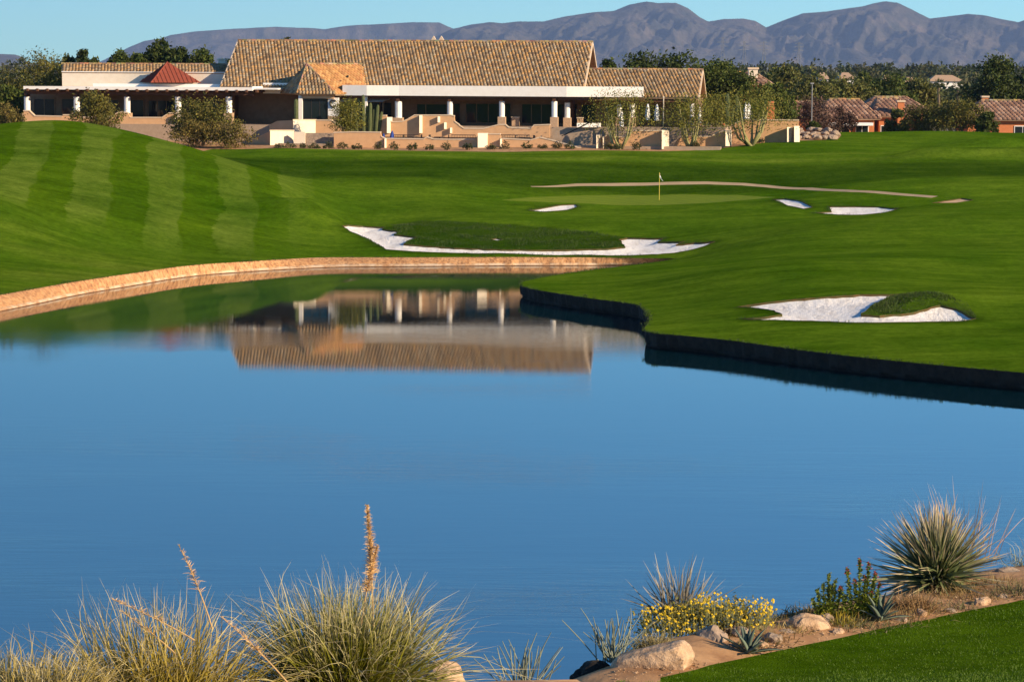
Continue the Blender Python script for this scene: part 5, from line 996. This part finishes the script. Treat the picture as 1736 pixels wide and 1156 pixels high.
# bear grass, desert spoon
bg_ = P(1146, 1040, 29.8); clump('bear_grass', 'spiky grey brown bear grass behind the yellow flowers', bg_, 130, (.45, .75), .016, (12, 86), .10, 71, ((.13, .10, .06), (.24, .21, .15), (.44, .42, .37)), .08, 0, 'plant')
ds = P(1588, 972, 32.4); e = empty('desert_spoon', ds); tag(e, 'large round spiky desert spoon at the right edge of the pond', 'plant'); g = np.random.RandomState(81); n = 620; d = dirs(n, g, -28, 89, p=.75); b = np.stack([g.normal(0, .05, n), g.normal(0, .05, n), g.normal(-.06, .05, n)], 1)
V, F, C = ribbons(b, d, g.uniform(.74, .96, n), .026, .03, 82, (.075, .095, .035), (.165, .20, .08), (.66, .50, .34), 5, vary=.35); o = mesh_np('leaves', V, F, M_blade, e, C=C); o["kind"] = "stuff"
d = dirs(260, g, -50, 5); b = np.stack([g.normal(0, .06, 260), g.normal(0, .06, 260), g.normal(-.15, .05, 260)], 1); V, F, C = ribbons(b, d, g.uniform(.4, .8, 260), .022, .12, 83, (.25, .17, .08), (.42, .29, .15), (.55, .42, .26), 5); o = mesh_np('dead_leaves', V, F, M_blade, e, C=C); o["kind"] = "stuff"
MB().tube([(0, 0, -.55), (0, 0, 0)], [.16, .12], 10).build('trunk', M_bark, e)
rys = P(1640, 945, 33.6); clump('red_yucca', 'thin reddish flower stalks rising behind the desert spoon', rys, 46, (.75, 1.12), .008, (38, 88), .1, 85, ((.22, .12, .07), (.36, .22, .15), (.55, .44, .36)), .12, .02, 'plant', 'stalks')
wisp = P(1738, 965, 33.8); clump('curly_grass', 'fine pale curly grass at the right picture edge', wisp, 90, (.3, .62), .006, (20, 85), .5, 87, ((.16, .16, .08), (.30, .32, .2), (.5, .5, .42)), .08, .35, 'grass clump')
clump('dry_grass', 'brown dry grass tuft left of the desert spoon base', hitn(1545, 1030), 420, (.15, .34), .008, (15, 85), .3, 88, ((.14, .085, .03), (.26, .15, .06), (.36, .22, .1)), .12, .1)
clump('dry_grass', 'straw coloured grass tuft under the yellow flowers', hitn(1108, 1096), 620, (.14, .30), .007, (5, 80), .5, 89, ((.13, .11, .04), (.30, .24, .10), (.46, .38, .20)), .08, .2)
clump('dry_grass', 'dark olive scrub tuft at the right edge of the dirt strip', hitn(1728, 1004), 420, (.12, .3), .009, (10, 80), .3, 90, ((.06, .06, .02), (.13, .12, .05), (.26, .2, .1)), .14, .2)
# agaves
def agave(label, px, pb, D, n, L0, seed):
    b = hitn(px, pb); e = empty('agave', b); tag(e, label, 'agave'); rr = random.Random(seed)
    for i in range(n):
        a = 2.4 * i + rr.uniform(-.2, .2); el = R(12 + 66 * (i / n) ** .9); L_ = L0 * rr.uniform(.8, 1.1); d = Vector((math.cos(a) * math.cos(el), math.sin(a) * math.cos(el), math.sin(el))); s_ = d.cross(Vector((0, 0, 1))).normalized(); u = s_.cross(d).normalized(); vs = []; ns = 8; k = rr.uniform(.8, 1.2)
        for j in range(ns + 1):
            t = j / ns; w_ = L0 * .085 * (.75 + 1.0 * t - 1.75 * t ** 2.6 + .0) ; w_ = max(w_, .001); c = d * L_ * t + Vector((0, 0, -.10 * L_ * t * t * math.cos(el))) + u * (.10 * L_ * math.sin(t * 2.2) * .4)
            vs += [c - s_ * w_ + u * w_ * .55, c - u * w_ * .35, c + s_ * w_ + u * w_ * .55, c + u * w_ * .12]
        f = []
        for j in range(ns):
            for q in range(4): f.append((j * 4 + q, j * 4 + (q + 1) % 4, (j + 1) * 4 + (q + 1) % 4, (j + 1) * 4 + q))
        MB().add(vs, f, (.155 * k, .20 * k, .15 * k)).build('leaf', M_blade, e, smooth=True, col=True)
agave('blue grey agave left of the desert spoon', 1492, 1052, 30.9, 17, .34, 5); agave('blue grey agave right of the boulders at the near lawn', 1268, 1108, 28.1, 13, .34, 8)
# yellow flowered bush
yb = P(1195, 1068, 29.0); e = empty('brittlebush', yb); tag(e, 'spreading bush covered with small yellow flowers by the boulders', 'bush')
V, F, C = leaves([(-.45, 0, .05, .30, .25, .14), (-.05, .05, .10, .38, .28, .17), (.35, .1, .13, .34, .25, .15), (.1, .2, .05, .5, .3, .15)], 5200, .035, 91, (.24, .22, .05), .35, .3, 10); o = mesh_np('foliage', V, F, M_leaf, e, C=C)
g = np.random.RandomState(92); nf = 560; fm_ = MB(); stx = MB()
for i in range(nf):
    x = g.uniform(-.66, .72); top = .06 + .25 * math.sqrt(max(.03, 1 - (x / .76) ** 2)) + .05 * math.sin(x * 9 + 1); yv = g.uniform(-.3, .25); zz = top * (1 - .5 * (yv / .35) ** 2) + g.uniform(-.16, .05) + (.12 * x if x > 0 else .05 * x); c = Vector((x, yv, zz)); r = g.uniform(.011, .021); nn = Vector((g.normal() * .5, -.6 + g.normal() * .4, .7)).normalized(); a = nn.orthogonal().normalized(); b2 = nn.cross(a); k = g.uniform(.8, 1.15)
    ring = [c + (a * math.cos(q * math.pi / 4) + b2 * math.sin(q * math.pi / 4)) * r * (1 if q % 2 else .65) for q in range(8)]; fm_.add([c + nn * .005] + ring, [(0, 1 + q, 1 + (q + 1) % 8) for q in range(8)], (.74 * k, .50 * k, .02)); stx.tube([c, c - Vector((x * .05, 0, .14))], .002, 3, (.20, .21, .09))
o = fm_.build('flowers', M_blade, e, col=True); o["kind"] = "stuff"; o = stx.build('stems', M_blade, e, col=True); o["kind"] = "stuff"
# penstemons and a small yellow plant
def penst(label, px, pb, D, stems, seed, tip):
    b = hitn(px, pb); e = empty('penstemon', b); tag(e, label, 'plant'); g = np.random.RandomState(seed)
    for dx, h_ in stems:
        MB().tube([(dx * .6, 0, -.08), (dx, 0, h_)], [.008, .004], 5, (.12, .13, .05)).build('stem', M_blade, e, col=True); n = int(h_ * 620); t = g.rand(n); bb = np.stack([dx * (.6 + .4 * t) + g.normal(0, .006, n), g.normal(0, .006, n), h_ * t], 1); d = dirs(n, g, 0, 65); V, F, C = ribbons(bb, d, g.uniform(.04, .08, n) * (1.15 - .7 * t), .013, .15, seed + 3, (.07, .12, .01), (.17, .22, .02), (.28, .28, .05), 3)
        mesh_np('leaves', V, F, M_blade, e, C=C)
        q = np.random.RandomState(seed + 9); n2 = 26; bb = np.stack([dx + q.normal(0, .012, n2), q.normal(0, .012, n2), h_ * q.uniform(.88, 1.04, n2)], 1); V, F, C = ribbons(bb, dirs(n2, q, 10, 80), q.uniform(.015, .035, n2), .014, .1, seed, tip, tip, tip, 2); mesh_np('flower_head', V, F, M_blade, e, C=C)
penst('leafy green penstemon standing alone left of the taller ones', 1404, 1046, 30.8, [(-.06, .36), (.0, .46), (.07, .40), (.13, .32), (-.12, .30), (.03, .34), (-.17, .2), (.19, .24)], 95, (.16, .20, .05)); penst('taller green penstemon with dark red flower tips', 1456, 1048, 31.2, [(-.13, .54), (.0, .64), (.10, .60), (.06, .46), (-.05, .42), (.17, .5), (-.2, .34), (.22, .38), (.13, .3)], 96, (.26, .035, .03))
clump('marigold_plant', 'small yellow flowered tuft between the penstemons and the dirt strip', hitn(1420, 1056), 320, (.08, .22), .008, (15, 88), .2, 97, ((.09, .09, .02), (.22, .2, .03), (.70, .48, .03)), .12, .1, 'plant')
clump('desert_shrublet', 'grey green low shrublet right of the pitted tan boulder', hitn(1445, 1060), 420, (.06, .18), .008, (5, 85), .2, 98, ((.06, .055, .02), (.14, .13, .06), (.3, .26, .14)), .16, .2, 'plant')
# dry ground cover along the dirt crest
gc = [(1225, 1068), (1290, 1058), (1318, 1050), (1345, 1044), (1385, 1034), (1370, 1040), (1475, 1040), (1500, 1025), (1520, 1040), (1540, 1046), (1575, 1034), (1620, 1028), (1655, 1015), (1690, 1008), (1640, 1000), (1700, 985), (1255, 1090), (1330, 1066), (1430, 1046), (1460, 1058), (1515, 1056), (1600, 1010), (1545, 1020), (1300, 1080)]
for i, (px, py) in enumerate(sorted(gc)):
    c_ = [((.10, .065, .02), (.22, .14, .05), (.36, .25, .12)), ((.05, .055, .015), (.12, .115, .04), (.25, .2, .1)), ((.14, .10, .03), (.30, .22, .08), (.44, .34, .17))][i % 3]
    clump('ground_cover', f'{ORD[i]} low dry ground cover tuft from the left along the dirt strip', hitn(px, py), 260, (.07, .20), .007, (5, 80), .4, 200 + i, c_, .13, .25, 'ground cover', nseg=4)["group"] = 'dry tufts on the dirt strip'
for i, (px, py, r_) in enumerate(sorted([(1290, 1092, .06), (1310, 1085, .09), (1345, 1060, .07), (1420, 1072, .06), (1150, 1128, .06), (1256, 1072, .1), (1530, 1052, .05), (1560, 1040, .07), (1610, 1036, .05), (1665, 1022, .08), (1700, 1012, .06), (1400, 1052, .08)])):
    rock('stone', f'{ORD[i]} small loose stone from the left on the dirt strip', hitn(px, py), (r_ * 1.3, r_, r_ * .8), 60 + i, M_rockg if i % 2 else M_rock, (0, 0, i), 3, .3)["group"] = 'loose stones on the dirt strip'
# short near grass
g = np.random.RandomState(77); n = 90000; x = g.uniform(.8, 9, n); y = g.uniform(20, 35, n); q = np.stack([x, y], 1); ok = in_poly(lawn_poly, q) & (x / y < .20) & (x / y > .02); q = q[ok]; z = height(q); base = np.column_stack([q, z - .004]); d = dirs(len(q), g, 40, 88)
V, F, C = ribbons(base, d, g.uniform(.015, .035, len(q)), .005, .1, 78, (.05, .11, .008), (.085, .15, .012), (.13, .19, .022), 2, vary=.35); o = mesh_np('lawn_grass', V, F, M_blade, C=C); tag(o, 'short mown grass blades on the near lawn', kind='stuff')
# pebbles and litter on the dirt strip
g = np.random.RandomState(12); pm = MB()
for i in range(420):
    px = g.uniform(1040, 1736); t = g.uniform(0, 1); ye_ = np.interp(px, [p[0] for p in lawn_edge], [p[1] for p in lawn_edge]); p = hitn(px, ye_ - 2 - 26 * t); r = g.uniform(.006, .022); k = g.uniform(.6, 1.3)
    pm.add([p + Vector((r, 0, 0)), p + Vector((-.2 * r, r, 0)), p + Vector((-r, -.3 * r, 0)), p + Vector((.1 * r, -r, .1 * r)), p + Vector((0, 0, r * .8))], [(0, 1, 4), (1, 2, 4), (2, 3, 4), (3, 0, 4)], (.34 * k, .22 * k, .13 * k))
o = pm.build('gravel', M_tile, col=True); tag(o, 'loose gravel on the dirt strip above the pond', kind='stuff')
# tufted rough on the bunker island, the sand mound and the bunker rims
g = np.random.RandomState(55); n = 60000; bbx = lambda pl: (min(p.x for p in pl), max(p.x for p in pl), min(p.y for p in pl), max(p.y for p in pl))
qs = []
for pl, cnt in ((isl, 26000), (moundp, 14000)):
    a = bbx(pl); q = np.stack([g.uniform(a[0], a[1], cnt), g.uniform(a[2], a[3], cnt)], 1); q = q[in_poly(pl, q)]
    for bl_ in bunker_w.values(): q = q[~in_poly(bl_, q)]
    qs.append(q)
for k, l in bunker_w.items():
    if k in ('tan', 'spot'): continue
    pl = np.array([(p.x, p.y) for p in l]); q = np.repeat(pl, 26, 0) + g.normal(0, .14, (len(pl) * 26, 2)); q = q[~in_poly(l, q)]; qs.append(q)
sh = np.array([(p.x, p.y) for p in shore_top if p.y > 118]); q = np.repeat(sh, 22, 0) + g.normal(0, .10, (len(sh) * 22, 2)) + np.array([.0, .06]); qs.append(q)
q = np.vstack(qs); z = height(q) + .55 * np.exp(-(((q[:, 0] - mc.x) / 2.0) ** 2 + ((q[:, 1] - mc.y) / 2.2) ** 2)) + (vnoise(q, .07, 1.3) * .26 + vnoise(q, .25, 5.3) * .05) * np.clip(dist_poly(loops[0], q) / 5, 0, 1)
V, F, C = ribbons(np.column_stack([q, z - .02]), dirs(len(q), g, 35, 88), g.uniform(.08, .30, len(q)) * np.clip(.55 + 1.3 * vnoise(q, .5, 8.8), .3, 1.4), .03, .15, 56, (.022, .050, .004), (.042, .085, .006), (.095, .105, .018), 2, vary=.45); o = mesh_np('rough_grass', V, F, M_blade, C=C); tag(o, 'long dark rough grass round and inside the bunkers', kind='stuff')
# ------------------------------------------------------------------ haze
m, n_, l_, b_ = mat('haze_air'); n_.remove(b_); pv = N(n_, 'VolumePrincipled'); pv.inputs['Color'].default_value = (.40, .57, .95, 1); pv.inputs['Density'].default_value = HAZE; pv.inputs['Anisotropy'].default_value = 0.0; l_.new(pv.outputs[0], n_['Material Output'].inputs['Volume'])
hz = MB().box(-24000, 24000, -23000, 24500, -6, 640).build('haze', m); tag(hz, 'thin blue desert haze over the plain', kind='stuff')
